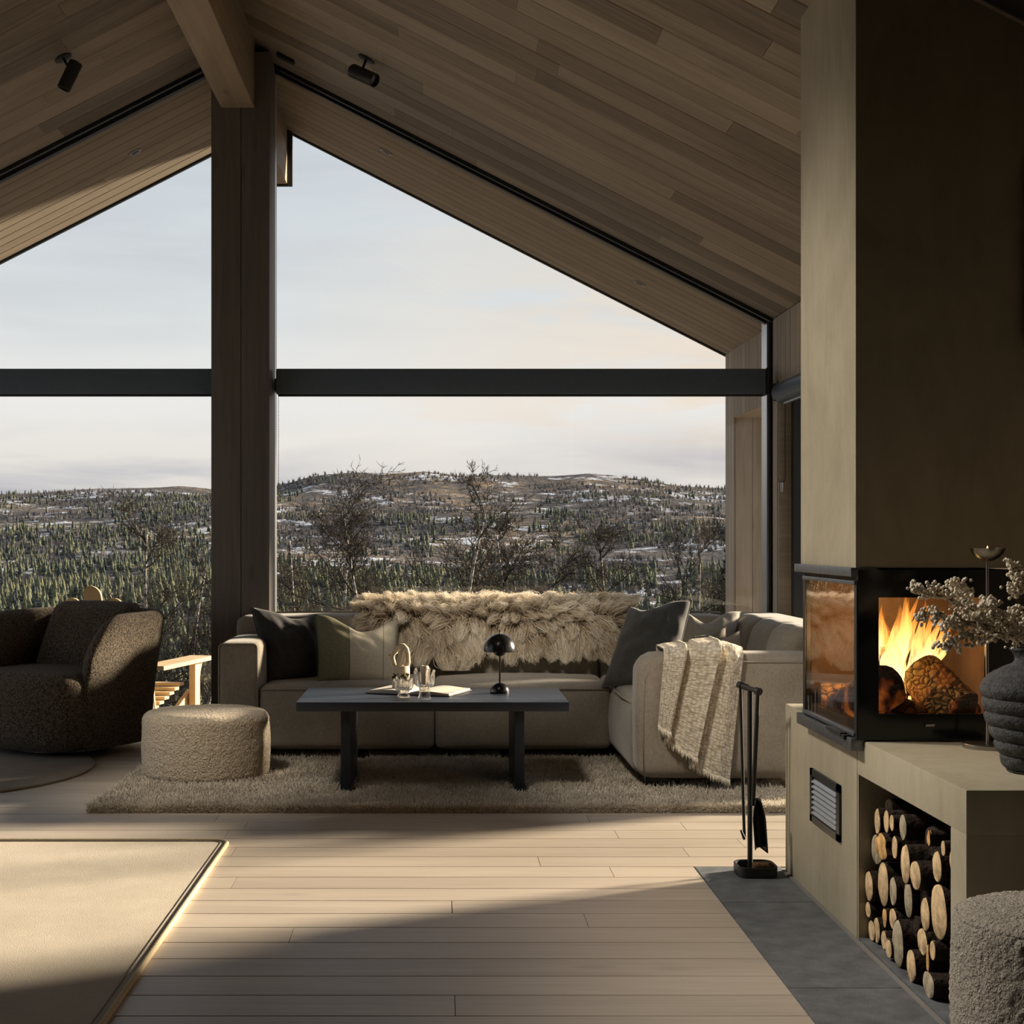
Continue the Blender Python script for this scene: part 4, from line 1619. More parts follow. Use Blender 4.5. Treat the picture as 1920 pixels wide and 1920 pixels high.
# ------------------------------------------------------------------ poufs
def pouf(name, c, r, h, mat, label, edge=.045, seam=None, step=.009, seed=0, amp=.004, freq=75):
    pr = [(0.0, 0.002), (r - .03, 0.002)]
    for i in range(7):
        a = PI / 2 * i / 6
        pr.append((r - .025 + .025 * math.sin(a), .027 - .025 * math.cos(a)))
    pr.append((r + .004, h * .5))
    for i in range(9):
        a = PI / 2 * i / 8
        pr.append((r - edge + edge * math.cos(a), h - edge + edge * math.sin(a) * .9))
    pr.append((r * .5, h + .002))
    pr.append((0, h + .006))
    pr = resample(pr, step)
    th = thing(name, label, 'pouf', c)
    o = MB().lathe(pr, c, int(2 * PI * r / step)).build('cover', mat, th, True, 0)
    displace(o, amp, freq, .003, 12, seed)
    if seam:
        MB().loop([(c[0] + (r - .008) * math.cos(2 * PI * i / 80), c[1] + (r - .008) * math.sin(2 * PI * i / 80), c[2] + h - .018) for i in range(80)], .006, 6).build('seam', mat, th, True, 0)
    return th


# ------------------------------------------------------------------ rugs
RG = .026
rg = thing('rug', 'large thick grey-brown pile rug under the coffee table and sofa', 'rug', (0, 7.4, 0))
gx0, gx1, gy0, gy1 = -1.49, 1.57, 6.53, 8.75
MB().rbox((gx0, gy0, .001), (gx1, gy1, RG - .008), .009, (0, 0, 0), 10).build('backing', M['rug'], rg, True)
NP = 150000
# pile is denser where it is seen: near front edge and open floor
rx = rng.uniform(gx0, gx1, NP)
ry_ = gy0 + (gy1 - gy0) * rng.uniform(0, 1, NP) ** 1.6
hgt = rng.uniform(.016, .024, NP)
hgt[(ry_ > 6.905) & (((rx > -.465) & (rx < -.378)) | ((rx > .322) & (rx < .408)))] = .002
base = np.stack([rx, ry_, np.full(NP, RG - .012)], 1)
lean = rng.normal(0, .45, (NP, 2)) + np.array([[.0, -.25]])
dirv = np.stack([lean[:, 0], lean[:, 1], np.ones(NP)], 1)
dirv /= np.linalg.norm(dirv, axis=1)[:, None]
bend = rng.normal(0, .006, (NP, 3))
pp = np.stack([base + dirv * hgt[:, None] * q + bend * q * q for q in (0, .5, 1.0)], 1)
NF = 26000
rx = rng.uniform(gx0, gx1, NF)
zz = rng.uniform(.003, RG - .008, NF)
base = np.stack([rx, np.full(NF, gy0 + .004), zz], 1)
dirv = np.stack([rng.normal(0, .35, NF), -np.ones(NF), rng.normal(.1, .4, NF)], 1)
dirv /= np.linalg.norm(dirv, axis=1)[:, None]
h2 = rng.uniform(.010, .018, NF)
p2 = np.stack([base + dirv * h2[:, None] * q for q in (0, .5, 1.0)], 1)
p2[:, :, 2] = np.maximum(p2[:, :, 2], .0015)
NS = 12000
ry2 = rng.uniform(gy0, gy1, NS)
base = np.stack([np.full(NS, gx0 + .004), ry2, rng.uniform(.003, RG - .008, NS)], 1)
dirv = np.stack([-np.ones(NS), rng.normal(0, .35, NS), rng.normal(.1, .4, NS)], 1)
dirv /= np.linalg.norm(dirv, axis=1)[:, None]
h3 = rng.uniform(.010, .018, NS)
p3 = np.stack([base + dirv * h3[:, None] * q for q in (0, .5, 1.0)], 1)
p3[:, :, 2] = np.maximum(p3[:, :, 2], .0015)
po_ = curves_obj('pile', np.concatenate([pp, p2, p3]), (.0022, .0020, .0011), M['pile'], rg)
po_['kind'] = 'stuff'

# round rug under the armchair
rr = MB()
C2 = (-2.72, 7.70)
rr.lathe([(0, .001), (.965, .001), (.97, .004), (.97, .011), (.962, .0135), (.5, .0135), (0, .0135)], (C2[0], C2[1], 0), 120)
tag(rr.build('round_rug', M['roundrug'], None, True), 'flat round beige-brown rug under the brown armchair', 'rug')

# cream rug in the foreground
cr = thing('rug', 'pale cream woven rug with corded edge in the foreground', 'rug', (-2.2, 4.5, 0))
ex, ey = -.80, 5.885
ctr = []
R_ = .05
for i in range(9):
    a = PI / 2 * i / 8
    ctr.append((ex - .012 - R_ + R_ * math.cos(a), ey - .012 - R_ + R_ * math.sin(a)))
outl = [(ex - .012, 2.6)] + ctr + [(-3.6, ey - .012), (-3.6, 2.6)]
rb = MB()
n = len(outl)
rb.add([(x, y, .001) for x, y in outl] + [(x, y, .011) for x, y in outl], [tuple(range(n - 1, -1, -1)), tuple(range(n, 2 * n))] + [(i, (i + 1) % n, (i + 1) % n + n, i + n) for i in range(n)])
rb.build('rug_field', M['creamrug'], cr)
cp_ = [(ex - .004, 2.6, .0085), (ex - .004, 4.0, .0085)] + [(x + .008 * math.cos(PI / 2 * i / 8), y + .008 * math.sin(PI / 2 * i / 8), .0085) for i, (x, y) in enumerate(ctr)] + [(-3.6, ey - .004, .0085)]
MB().tube(cp_, .0085, 10).build('corded_edge', M['creamedge'], cr, True)
st_ = [(ex - .028, 2.6, .0112), (ex - .028, 4.0, .0112)] + [(x - .016 * math.cos(PI / 2 * i / 8), y - .016 * math.sin(PI / 2 * i / 8), .0112) for i, (x, y) in enumerate(ctr)] + [(-3.6, ey - .028, .0112)]
MB().tube(st_, .0022, 5).build('stitched_line', M['pageedge'], cr, True)

pouf('pouf', (-1.13, 7.46, RG - .006), .306, .318, M['pouf'], 'round sand-coloured woolly pouf on the rug beside the armchair', .05, None, .0075, 1, .0032, 120)
pouf('stool', (1.295, 3.20, 0.0), .215, .395, M['stool'], 'round cream woolly stool in front of the log niche', .035, True, .0065, 5, .0045, 95)

# ------------------------------------------------------------------ sofa
sf = thing('sofa', 'large taupe fabric corner sofa on the rug along the window', 'sofa', (.4, 8.2, RG))
SB = .072
MS = M['sofa']


def pipe_loop(pts, r=.0048, name='piping', mat=None):
    MB().loop(pts, r, 6).build(name, mat or M['sofapipe'], sf, True, 0)


def rrect(x0, x1, z0, z1, r, Y, n=5, axis='y'):
    out = []
    for (cx_, cz_, a0) in ((x1 - r, z1 - r, 0), (x0 + r, z1 - r, PI / 2), (x0 + r, z0 + r, PI), (x1 - r, z0 + r, 3 * PI / 2)):
        for i in range(n):
            a = a0 + PI / 2 * i / (n - 1)
            q = (cx_ + r * math.cos(a), cz_ + r * math.sin(a))
            out.append((q[0], Y, q[1]) if axis == 'y' else ((Y, q[0], q[1]) if axis == 'x' else (q[0], q[1], Y)))
    return out


# left arm
MB().rbox((-1.146, 7.965, SB), (-.935, 8.99, .622), .028, (.020, .012, .012), 14).build('armrest', MS, sf, True, 0)
pipe_loop(rrect(-1.142, -.944, SB + .004, .617, .022, 7.972))
# seats
for (x0, x1) in ((-.932, -.023), (-.019, .898)):
    MB().rbox((x0, 7.965, SB), (x1, 8.72, .402), .035, (.004, .014, .022), 18).build('seat_cushion', MS, sf, True, 0)
    MB().tube([(x0 + .012, 7.964, .383), (x0 + .3, 7.955, .386), (x1 - .3, 7.955, .386), (x1 - .012, 7.964, .383)], .0042, 6).build('piping', M['sofapipe'], sf, True, 0)
# backs
for (x0, x1) in ((-1.14, -.023), (-.019, .90), (.904, 1.64)):
    MB().rbox((x0, 8.62, SB), (x1, 8.99, .728), .045, (.004, .018, .008), 16).build('backrest', MS, sf, True, 0)
MB().tube([(-1.1, 8.95, .730), (-.6, 8.955, .738), (.4, 8.955, .738), (1.5, 8.955, .738), (1.64, 8.95, .735)], .006, 6).build('piping', M['sofapipe'], sf, True, 0)


# right wing: seat, back and end arm
def bulge(q):
    return q


MB().rbox((.900, 7.13, SB), (1.66, 8.66, .402), .040, (.022, .0, .026), 18).build('seat_cushion', MS, sf, True, 0)
MB().tube([(.912, 7.2, .388), (.893, 7.5, .392), (.893, 7.8, .392), (.908, 7.96, .388)], .0042, 6).build('piping', M['sofapipe'], sf, True, 0)
MB().rbox((1.74, 7.02, SB), (1.965, 8.99, .736), .03, (.0, .0, .008), 14).build('backrest', MS, sf, True, 0)


def lean(q):
    k_ = max(0, (q.z - .36) / .40)
    return Vector((q.x + .10 * k_, q.y, q.z))


for (y0, y1) in ((7.235, 7.66), (7.665, 8.10), (8.105, 8.62)):
    MB().rbox((1.56, y0, .36), (1.74, y1, .742), .060, (.018, .006, .012), 14, lean).build('back_cushion', MS, sf, True, 0)


def armround(q):
    # softer outer top corner of the end arm
    dx = max(0, (1.00 - q.x) / .10)
    if q.z > .5 and dx > 0:
        q = Vector((q.x, q.y, q.z - .045 * dx * dx * max(0, (q.z - .5) / .14)))
    return q


MB().rbox((.906, 6.985, SB), (1.965, 7.215, .640), .055, (.006, .012, .006), 20, armround).build('armrest', MS, sf, True, 0)
MB().tube([(.935, 6.995, .10), (.930, 6.992, .35), (.938, 6.990, .53), (.965, 6.990, .575), (1.02, 6.988, .598), (1.3, 6.983, .604), (1.9, 6.985, .602)], .0042, 6).build('piping', M['sofapipe'], sf, True, 0)
for (x, y_) in ((-1.10, 8.0), (.72, 8.02), (1.0, 7.06), (1.86, 7.06), (-1.1, 8.9), (1.86, 8.9), (-.02, 8.9)):
    MB().cbox((x - .05, y_, RG - .004 if y_ < 8.7 else .002), (x + .05, y_ + .07, SB + .01), .003).build('leg', M['black'], sf, True)


# ------------------------------------------------------------------ cushions
def cushion(name, corners, thick, mat, label, conc=.06, dip=.0, dipu=0.0, dipw=.5, n=30, crease=.0, seed=0, pw=.42):
    """corners: BL, BR, TR, TL; fills out between them, edges drawn in, top edge chopped"""
    bl, br, tr, tl = [Vector(c) for c in corners]
    nrm = (br - bl).cross(tl - bl).normalized()
    if nrm.y > 0:
        nrm = -nrm
    vs = []
    uv = []
    fs = []
    idx = {}

    def pt(i, j, side):
        u = -1 + 2 * i / n
        v = -1 + 2 * j / n
        uu = u * (1 - conc * (1 - v * v) * abs(u) ** 2)
        vv = v * (1 - conc * (1 - u * u) * abs(v) ** 2)
        a, b = (uu + 1) / 2, (vv + 1) / 2
        p = bl.lerp(br, a).lerp(tl.lerp(tr, a), b)
        g = math.exp(-((u - dipu) / dipw) ** 2) * (1 - u ** 4)
        up = ((tl + tr) / 2 - (bl + br) / 2)
        p = p - up * dip * g * b ** 2.2
        th = thick * (max(0, (1 - u * u)) * max(0, (1 - v * v))) ** pw
        th *= 1 + .10 * mnoise.noise(Vector((u * 1.5 + seed, v * 1.5, seed)))
        w = crease * mnoise.noise(Vector((u * 3.2 + seed * 2, v * 3.2 + u * 2, seed))) * (1 - u * u) ** .3 * (1 - v * v) ** .3
        return p + nrm * ((th + w) * side), ((u + 1) / 2, (v + 1) / 2)
    for side in (1, -1):
        for i in range(n + 1):
            for j in range(n + 1):
                border = i in (0, n) or j in (0, n)
                key = (i, j, 0 if border else side)
                if key not in idx:
                    p, q = pt(i, j, 0 if border else side)
                    idx[key] = len(vs)
                    vs.append(p)
                    uv.append(q)

    def ix(i, j, side):
        return idx[(i, j, 0 if (i in (0, n) or j in (0, n)) else side)]
    for side in (1, -1):
        for i in range(n):
            for j in range(n):
                q = (ix(i, j, side), ix(i + 1, j, side), ix(i + 1, j + 1, side), ix(i, j + 1, side))
                fs.append(q if side > 0 else q[::-1])
    th = thing(name, label, 'cushion', (bl + br) / 2, 'cushions on the corner sofa')
    MB().add(vs, fs).build('cover', mat, th, True, 0, uv)
    # raised seam round the edge
    lp = [vs[ix(i, 0, 1)] for i in range(n)] + [vs[ix(n, j, 1)] for j in range(n)] + [vs[ix(i, n, 1)] for i in range(n, 0, -1)] + [vs[ix(0, j, 1)] for j in range(n, 0, -1)]
    MB().loop(lp, .0028, 5).build('edge_seam', mat, th, True, 0, [(.1 if mat is M['cush_panel'] else .5, .5)] * (len(lp) * 5))
    return th


cushion('cushion', [P(500, 1283, 8.22), P(598, 1283, 8.30), P(594, 1152, 8.56), P(470, 1138, 8.40)], .085, M['cush_black'], 'charcoal black linen cushion leaning in the left end of the sofa', .05, .10, .25, .5, crease=.016, seed=2)
cushion('cushion', [P(596, 1279, 8.10), P(746, 1281, 8.16), P(748, 1162, 8.52), P(590, 1152, 8.44)], .085, M['cush_panel'], 'olive and beige panelled cushion beside the black one', .05, .30, .12, .55, crease=.012, seed=5)
cushion('cushion', [P(1128, 1288, 7.95), P(1262, 1290, 7.80), P(1298, 1125, 8.15), P(1180, 1136, 8.35)], .085, M['cush_grey'], 'dark slate grey cushion at the sofa corner behind the end arm', .05, .10, -.35, .5, crease=.016, seed=9)
cushion('cushion', [P(1268, 1265, 8.15), P(1372, 1268, 8.20), P(1388, 1146, 8.45), P(1282, 1150, 8.50)], .075, M['cush_sand'], 'pale beige cushion tucked behind the dark grey one', .05, .22, -.20, .5, crease=.01, seed=12)
cushion('cushion', [P(1290, 1270, 7.82), P(1362, 1272, 7.86), P(1360, 1176, 8.02), P(1300, 1195, 8.0)], .05, M['cush_brown'], 'small brown cushion, its corner peeping over the throw, nearer the window', .05, .05, 0, .5, seed=15)
cushion('cushion', [P(1318, 1272, 7.58), P(1398, 1272, 7.62), P(1386, 1183, 7.78), P(1330, 1205, 7.74)], .05, M['cush_brown'], 'small brown cushion closest behind the end arm under the throw', .05, .05, 0, .5, seed=18)

# ------------------------------------------------------------------ sheepskin
sk = thing('sheepskin', 'long-haired cream and brown sheepskin draped over the sofa back', 'sheepskin', (.33, 8.7, .74))
SX0, SX1 = -.415, 1.085
path = [(8.98, .60), (8.995, .70), (8.96, .752), (8.86, .762), (8.72, .760), (8.625, .735), (8.592, .68), (8.578, .62), (8.572, .56), (8.568, .50)]


def drape(u, v):
    """u 0..1 across, v 0..1 from behind over the top and down the front"""
    low = .62 + .38 * (0.55 + .45 * math.sin(u * 6.3 + .4)) * (1 - abs(2 * u - 1) ** 4) + .06 * math.sin(u * 23)
    ve = v * (.62 + .38 * max(0.0, min(1.0, low)))
    s_ = ve * (len(path) - 1)
    i = min(len(path) - 2, int(s_))
    f_ = s_ - i
    y_ = path[i][0] + (path[i + 1][0] - path[i][0]) * f_
    z_ = path[i][1] + (path[i + 1][1] - path[i][1]) * f_
    dy, dz = path[i + 1][0] - path[i][0], path[i + 1][1] - path[i][1]
    L = math.hypot(dy, dz)
    edge = .03 * math.sin(v * 9 + u * 3)
    x = SX0 + edge * (1 - u) * 1.0 + (SX1 - SX0) * u + .02 * math.sin(v * 7) * u
    return Vector((x, y_, z_)), Vector((0, dz / L, -dy / L)), Vector((0, dy / L, dz / L))


hide = [[drape(i / 50, j / 20)[0] + drape(i / 50, j / 20)[1] * -.0 for j in range(21)] for i in range(51)]
ho = MB().grid(hide).build('hide', M['skin'], sk, True, 0)
md = ho.modifiers.new('thick', 'SOLIDIFY')
md.thickness = .008
# clumped wool strands
NC = 360
cu = rng.uniform(0, 1, NC)
cvv = rng.uniform(.12, 1, NC)
cinfo = []
for i in range(NC):
    p, nn, tt = drape(cu[i], cvv[i])
    if nn.z < -.2 or (nn.y > .3 and p.z < .7):
        nn = -nn if nn.z < 0 else nn
    # outward normal turns smoothly from up (on top) to the room side (on the front)
    k_ = max(0.0, min(1.0, (.765 - p.z) / .11)) if p.y < 8.85 else 0.0
    k_ = k_ * k_ * (3 - 2 * k_)
    out = Vector((0, -k_ + (.5 if p.y > 8.93 else -.15) * (1 - k_), 1 - .85 * k_)).normalized()
    ang = 1.5 * mnoise.noise(Vector((cu[i] * 4.5, cvv[i] * 3.5, 3.3))) + random.gauss(0, .30)
    side = (2 * cu[i] - 1) ** 3 * 1.2 + ang
    fl_v = Vector((side * .8, -.35 * (1 - k_), -.95 * k_ + .12 * (1 - k_)))
    L = random.uniform(.085, .15) * (1 - .25 * (1 - k_))
    tip = p + (out * (.70 - .28 * k_) + fl_v.normalized() * .80).normalized() * L
    cinfo.append((np.array(p), np.array(tip), np.array(out.normalized())))
NH = 62000
hu = rng.uniform(0, 1, NH)
hv = rng.uniform(.10, 1, NH)
cxy = np.stack([cu * 1.5 * (1), cvv * .62], 1)
hxy = np.stack([hu * 1.5, hv * .62], 1)
near = np.empty(NH, dtype=int)
for a in range(0, NH, 4000):
    dd = ((hxy[a:a + 4000, None, :] - cxy[None]) ** 2).sum(2)
    near[a:a + 4000] = dd.argmin(1)
# grid lookup of the drape for speed
GU, GV = 200, 120
gp = np.array([[drape(i / GU, j / GV)[0][:] for j in range(GV + 1)] for i in range(GU + 1)])
roots = gp[(hu * GU).astype(int), (hv * GV).astype(int)] + rng.normal(0, .003, (NH, 3))
cp0 = np.array([c[0] for c in cinfo])[near]
ct0 = np.array([c[1] for c in cinfo])[near]
co0 = np.array([c[2] for c in cinfo])[near]
own = roots + (ct0 - cp0) * rng.uniform(.75, 1.2, NH)[:, None]
clump = rng.uniform(.25, .90, NH)[:, None]
tips = own * (1 - clump) + (ct0 + rng.normal(0, .006, (NH, 3))) * clump
KS = 7
tt_ = np.linspace(0, 1, KS)
strands = np.empty((NH, KS, 3))
curl = rng.normal(0, .013, (NH, 3))
wav = rng.uniform(0, 6.28, NH)
for i, q in enumerate(tt_):
    b0 = roots + co0 * (.034 * math.sin(q * PI * .85))
    strands[:, i] = b0 * (1 - q) + (tips + co0 * .012) * q + curl * math.sin(q * PI) + (np.sin(wav + q * 7)[:, None] * np.array([[.004, 0, .003]])) * q
strands[:, :, 2] = np.maximum(strands[:, :, 2], .435)
inside = (strands[:, :, 2] < .72)
strands[:, :, 1] = np.where(inside & (strands[:, :, 1] > 8.59) & (strands[:, :, 1] < 8.85), 8.585, strands[:, :, 1])
wo = curves_obj('wool', strands, np.linspace(.0014, .0004, KS), M['fur'], sk)
wo['kind'] = 'stuff'

# ------------------------------------------------------------------ throw
tw = thing('throw_blanket', 'beige waffle-knit throw with fringe hanging over the end arm', 'blanket', (1.3, 7.0, .64))
NS_, NT_ = 150, 90
# fold pattern: control points (s, x at top, x at bottom, y depth offset top, bottom, bottom pixel row)
ctl = [(0.00, 1246, 1233, .010, .012, 1360), (0.10, 1266, 1243, .040, .042, 1366), (0.20, 1290, 1254, .062, .060, 1371), (0.245, 1283, 1249, .030, .026, 1380),
       (0.29, 1282, 1246, .006, .006, 1384), (0.38, 1302, 1264, .030, .030, 1396), (0.47, 1328, 1286, .052, .050, 1410), (0.545, 1353, 1303, .078, .074, 1418),
       (0.585, 1342, 1297, .034, .030, 1428), (0.62, 1336, 1292, .006, .006, 1430), (0.72, 1352, 1312, .028, .030, 1440), (0.86, 1376, 1342, .040, .050, 1452), (1.0, 1395, 1367, .018, .020, 1462)]


def interp(s_, k_):
    for a, b in zip(ctl[:-1], ctl[1:]):
        if s_ <= b[0] + 1e-9:
            f_ = (s_ - a[0]) / (b[0] - a[0])
            f_ = f_ * f_ * (3 - 2 * f_) if k_ >= 3 else f_
            return a[k_] + (b[k_] - a[k_]) * f_
    return ctl[-1][k_]


YA = 6.968
rows = []
uvs = []
botrow = []
for j in range(NT_ + 1):
    t_ = -.35 + 1.35 * j / NT_           # <0 lies on top of / behind the arm
    row = []
    for i in range(NS_ + 1):
        s_ = i / NS_
        xt, xb = interp(s_, 1), interp(s_, 2)
        dt, db = interp(s_, 3), interp(s_, 4)
        by = interp(s_, 5)
        q = max(0, t_)
        xpx = xt + (xb - xt) * q ** .9
        X = (xpx - VX) * YA / F
        d = dt + (db - dt) * q + .004 * mnoise.noise(Vector((s_ * 14, t_ * 6, 1)))
        ztop = .664 + .020 * math.sin(s_ * 3.0) * (1 if s_ > .4 else .4) + d * .25
        zb = CAM_Z - (by - VY) * YA / F
        if t_ >= 0:
            # round over the front edge, then hang
            L = ztop - zb
            drop = L * t_
            yv = YA - d
            if drop < .05:
                a = (drop / .05) * PI / 2
                yv = YA - d * math.sin(a) + .05 * (1 - math.sin(a))
                drop = .05 * (1 - math.cos(a))
            z = ztop - drop
        else:
            w = -t_ / .35
            yv = YA + .05 + .22 * min(1, w * 1.6)
            z = ztop - .0 - (max(0, w - .6) / .4) ** 1.5 * .12
            if w > .62:
                yv = YA + .05 + .22 + .02 * (w - .62)
        row.append((X, yv, z))
        uvs.append((s_ * 34, t_ * 42))
    rows.append(row)
tb = MB().grid(rows)
to = tb.build('knit_cloth', M['knit'], tw, True, 0, uvs)
md = to.modifiers.new('thick', 'SOLIDIFY')
md.thickness = .006
fr_ = MB()
for i in range(0, NS_ + 1):
    x, y_, z = rows[-1][i]
    for k_ in range(1):
        dx = random.uniform(-.006, .006)
        L = random.uniform(.022, .034)
        fr_.tube([(x, y_, z + .004), (x + dx * .5, y_ - .002, z - L * .5), (x + dx, y_ + random.uniform(-.004, .003), z - L)], [.0030, .0026, .0016], 5)
fo = fr_.build('fringe', M['berry'], tw, True, 0)
fo['kind'] = 'stuff'

# ------------------------------------------------------------------ coffee table
ct_ = thing('coffee_table', 'low black stained wooden coffee table with slab legs on the rug', 'table', (-.03, 7.24, RG))
TZ = .430
ty0, ty1 = 6.90, 7.584
tx0, tx1 = -.642, .585
mid_ = [ty0, 7.13, 7.36, ty1]
for a, b in zip(mid_[:-1], mid_[1:]):
    MB().cbox((tx0, a + .0008, TZ - .041), (tx1, b - .0008, TZ), .0018).build('top_plank', M['table'], ct_, True)
MB().cbox((-.4435, 6.935, RG - .004), (-.400, 7.55, TZ - .041), .002).build('leg', M['table'], ct_, True)
MB().cbox((.343, 6.935, RG - .004), (.386, 7.55, TZ - .041), .002).build('leg', M['table'], ct_, True)

# table lamp
LC = (.290, 7.32, TZ)
lm = thing('table_lamp', 'black mushroom table lamp with domed shade on the coffee table', 'lamp', LC)
MB().lathe([(0, 0), (.045, 0), (.0465, .003)] + [(.0465 * math.cos(a), .003 + .047 * math.sin(a)) for a in [PI / 2 * i / 12 for i in range(1, 12)]] + [(.006, .050)], LC, 40).build('base', M['lamp'], lm, True, 40)
MB().lathe([(.0048, .048), (.0048, .192)], LC, 14).build('stem', M['lamp'], lm, True)
dome = [(.0775 * math.cos(a), .200 + .084 * math.sin(a)) for a in [PI / 2 * i / 16 for i in range(0, 16)]] + [(.004, .2845)]
inner = [(max(r - .003, 0.0), z - .003) for r, z in dome[::-1]] + [(.0745, .200)]
MB().lathe(dome + inner + [dome[0]], LC, 56).build('lamp_shade', M['lamp'], lm, True, 50)
MB().lathe([(.006, .174)] + [(.036 * math.sin(a), .212 - .038 * math.cos(a)) for a in [PI / 2 * i / 10 for i in range(1, 11)]] + [(.03, .214), (0, .214)], LC, 36).build('lower_bowl', M['lamp'], lm, True, 50)
MB().lathe([(0, .283), (.004, .284), (.004, .291), (.0065, .294), (.0065, .298), (.003, .301), (0, .301)], LC, 14).build('finial', M['steel'], lm, True)

# open book
bk = thing('open_book', 'open hardback book with cream pages lying on the coffee table', 'book', (-.08, 7.36, TZ))
A_ = Vector((-.342, 7.295, TZ))
B_ = Vector((.047, 7.150, TZ))
C_ = Vector((.150, 7.420, TZ))
E_ = A_ + (C_ - B_)


def bp(s_, w, z):
    p = A_.lerp(B_, s_).lerp(E_.lerp(C_, s_), w)
    return (p.x, p.y, TZ + z)


cvb = MB()
cvb.grid([[bp(-.015 + 1.03 * i / 12, w, .001 + .0008) for w in (-.03, 1.03)] for i in range(13)])
o = cvb.build('cover', M['pageedge'], bk)
md = o.modifiers.new('thick', 'SOLIDIFY')
md.thickness = .003
md.offset = 1
for (s0, s1) in ((0, .5), (.5, 1)):
    pg = MB()
    n = 16
    topr, botr = [], []
    for i in range(n + 1):
        f_ = i / n
        s_ = s0 + (s1 - s0) * f_
        g = f_ if s0 == 0 else 1 - f_
        h = .013 + .016 * math.sin(min(1, g * 1.12) * PI) ** .8 * g - (.012 if g > .97 else 0)
        topr.append(h)
    vs = []
    for i in range(n + 1):
        s_ = s0 + (s1 - s0) * i / n
        vs += [bp(s_, 0, .003), bp(s_, 1, .003), bp(s_, 1, topr[i]), bp(s_, 0, topr[i])]
    fs = []
    for i in range(n):
        a = i * 4
        b = a + 4
        fs += [(a, b, b + 1, a + 1), (a + 1, b + 1, b + 2, a + 2), (a + 3, a + 2, b + 2, b + 3), (a, a + 3, b + 3, b)]
    fs += [(0, 1, 2, 3), (n * 4, n * 4 + 3, n * 4 + 2, n * 4 + 1)]
    pg.add(vs, fs).build('page_block', M['paper'], bk, True, 40)


# glass candle holders
def holder(c, footr, footh, crownr, crownh, nf, label, candle=None):
    h = thing('candle_holder', label, 'candle holder', c)
    MB().lathe([(0, .002), (footr, .0), (footr * 1.03, .004), (footr * .86, footh * .45), (footr * .80, footh * .7), (footr * .95, footh), (crownr * .62, footh + .010), (crownr * .60, footh + .014), (0, footh + .012)], c, 28).build('foot', M['glass'], h, True, 50)
    cm = MB()
    for i in range(nf):
        a = 2 * PI * i / nf + .3
        d = Vector((math.cos(a), math.sin(a), 0))
        cc = Vector(c)
        hh = crownh * (1 + .12 * math.sin(i * 2.4))
        pth = [cc + d * crownr * .45 + Vector((0, 0, footh + .008)), cc + d * crownr * .80 + Vector((0, 0, footh + .012)), cc + d * crownr * .92 + Vector((0, 0, footh + hh * .35)),
               cc + d * crownr * .90 + Vector((0, 0, footh + hh * .7)), cc + d * crownr * 1.0 + Vector((0, 0, footh + hh * .96)), cc + d * crownr * 1.02 + Vector((0, 0, footh + hh))]
        cm.tube(pth, [.008, .009, .0075, .0075, .0072, .003], 8)
    cm.build('crown', M['glass'], h, True, 0)
    return h


holder((-.1635, 7.128, TZ), .030, .030, .043, .058, 9, 'low glass candle holder with flared fingers on the black table')
hb = (-.066, 7.052, TZ)
holder(hb, .029, .055, .046, .078, 8, 'taller glass candle holder with a stump of candle')
cdl = MB().lathe([(0, .068), (.0195, .068), (.0205, .10), (.020, .148), (.016, .152), (.008, .147), (0, .146)], hb, 28).build('candle', M['wax'], None, True, 50)
displace(cdl, .0015, 60)
tag(cdl, 'short ivory pillar candle standing in the taller glass holder', 'candle')

# ceramic piece with looped top behind the glass holders
cj = (-.182, 7.36, TZ)
cj_t = thing('ceramic_ornament', 'ivory cylinder ornament with looped arching top behind the glass holders', 'ornament', cj)
MB().lathe([(0, 0), (.040, 0), (.042, .004), (.042, .095), (.043, .098), (.042, .101), (.042, .122), (.040, .126), (0, .126)], cj, 40).build('cylinder', M['ceramic'], cj_t, True, 40)


def cpt(dx, dz, dy=0):
    return (cj[0] + dx, cj[1] + dy, cj[2] + dz)


lo_ = MB()
lo_.tube([cpt(.026, .115), cpt(.033, .145), cpt(.032, .180), cpt(.026, .206), cpt(.012, .220), cpt(-.006, .217), cpt(-.022, .206), cpt(-.036, .190)], [.014, .013, .012, .013, .014, .015, .014, .008], 14)
lo_.tube([cpt(-.008, .115, -.012), cpt(-.008, .145, -.014), cpt(.000, .175, -.014), cpt(.010, .202, -.008), cpt(.012, .218)], [.016, .013, .012, .011, .010], 14)
lo_.tube([cpt(-.030, .115), cpt(-.036, .145), cpt(-.041, .168), cpt(-.034, .186), cpt(-.018, .196)], [.011, .011, .011, .010, .009], 12)
lo_.sphere(cpt(-.050, .172), .011, 12, 8, (1.2, 1, 1))
lo_.sphere(cpt(-.044, .156), .010, 12, 8)
lo_.build('looped_top', M['ceramic'], cj_t, True, 0)
mo = MB()
for i in range(46):
    a = random.uniform(-2.6, -.4)
    z = random.uniform(.055, .090)
    mo.sphere((cj[0] + .044 * math.cos(a) + random.uniform(-.004, .004), cj[1] + .044 * math.sin(a), cj[2] + z), random.uniform(.003, .006), 6, 4)
mo.build('moss_band', M['moss'], cj_t, True, 0)

# ------------------------------------------------------------------ armchair
ACX, ACY = -2.07, 8.50
ac = thing('armchair', 'dark brown woolly swivel armchair with curved arms on the round rug', 'armchair', (ACX, ACY, .0135))
ROT = math.radians(-27)
mba = M['armchair']


def sq_out(a, hw, hd, p=4.2):
    ca, sa = math.cos(a), math.sin(a)
    k_ = (abs(ca / hw) ** p + abs(sa / hd) ** p) ** (-1 / p)
    return ca * k_, sa * k_


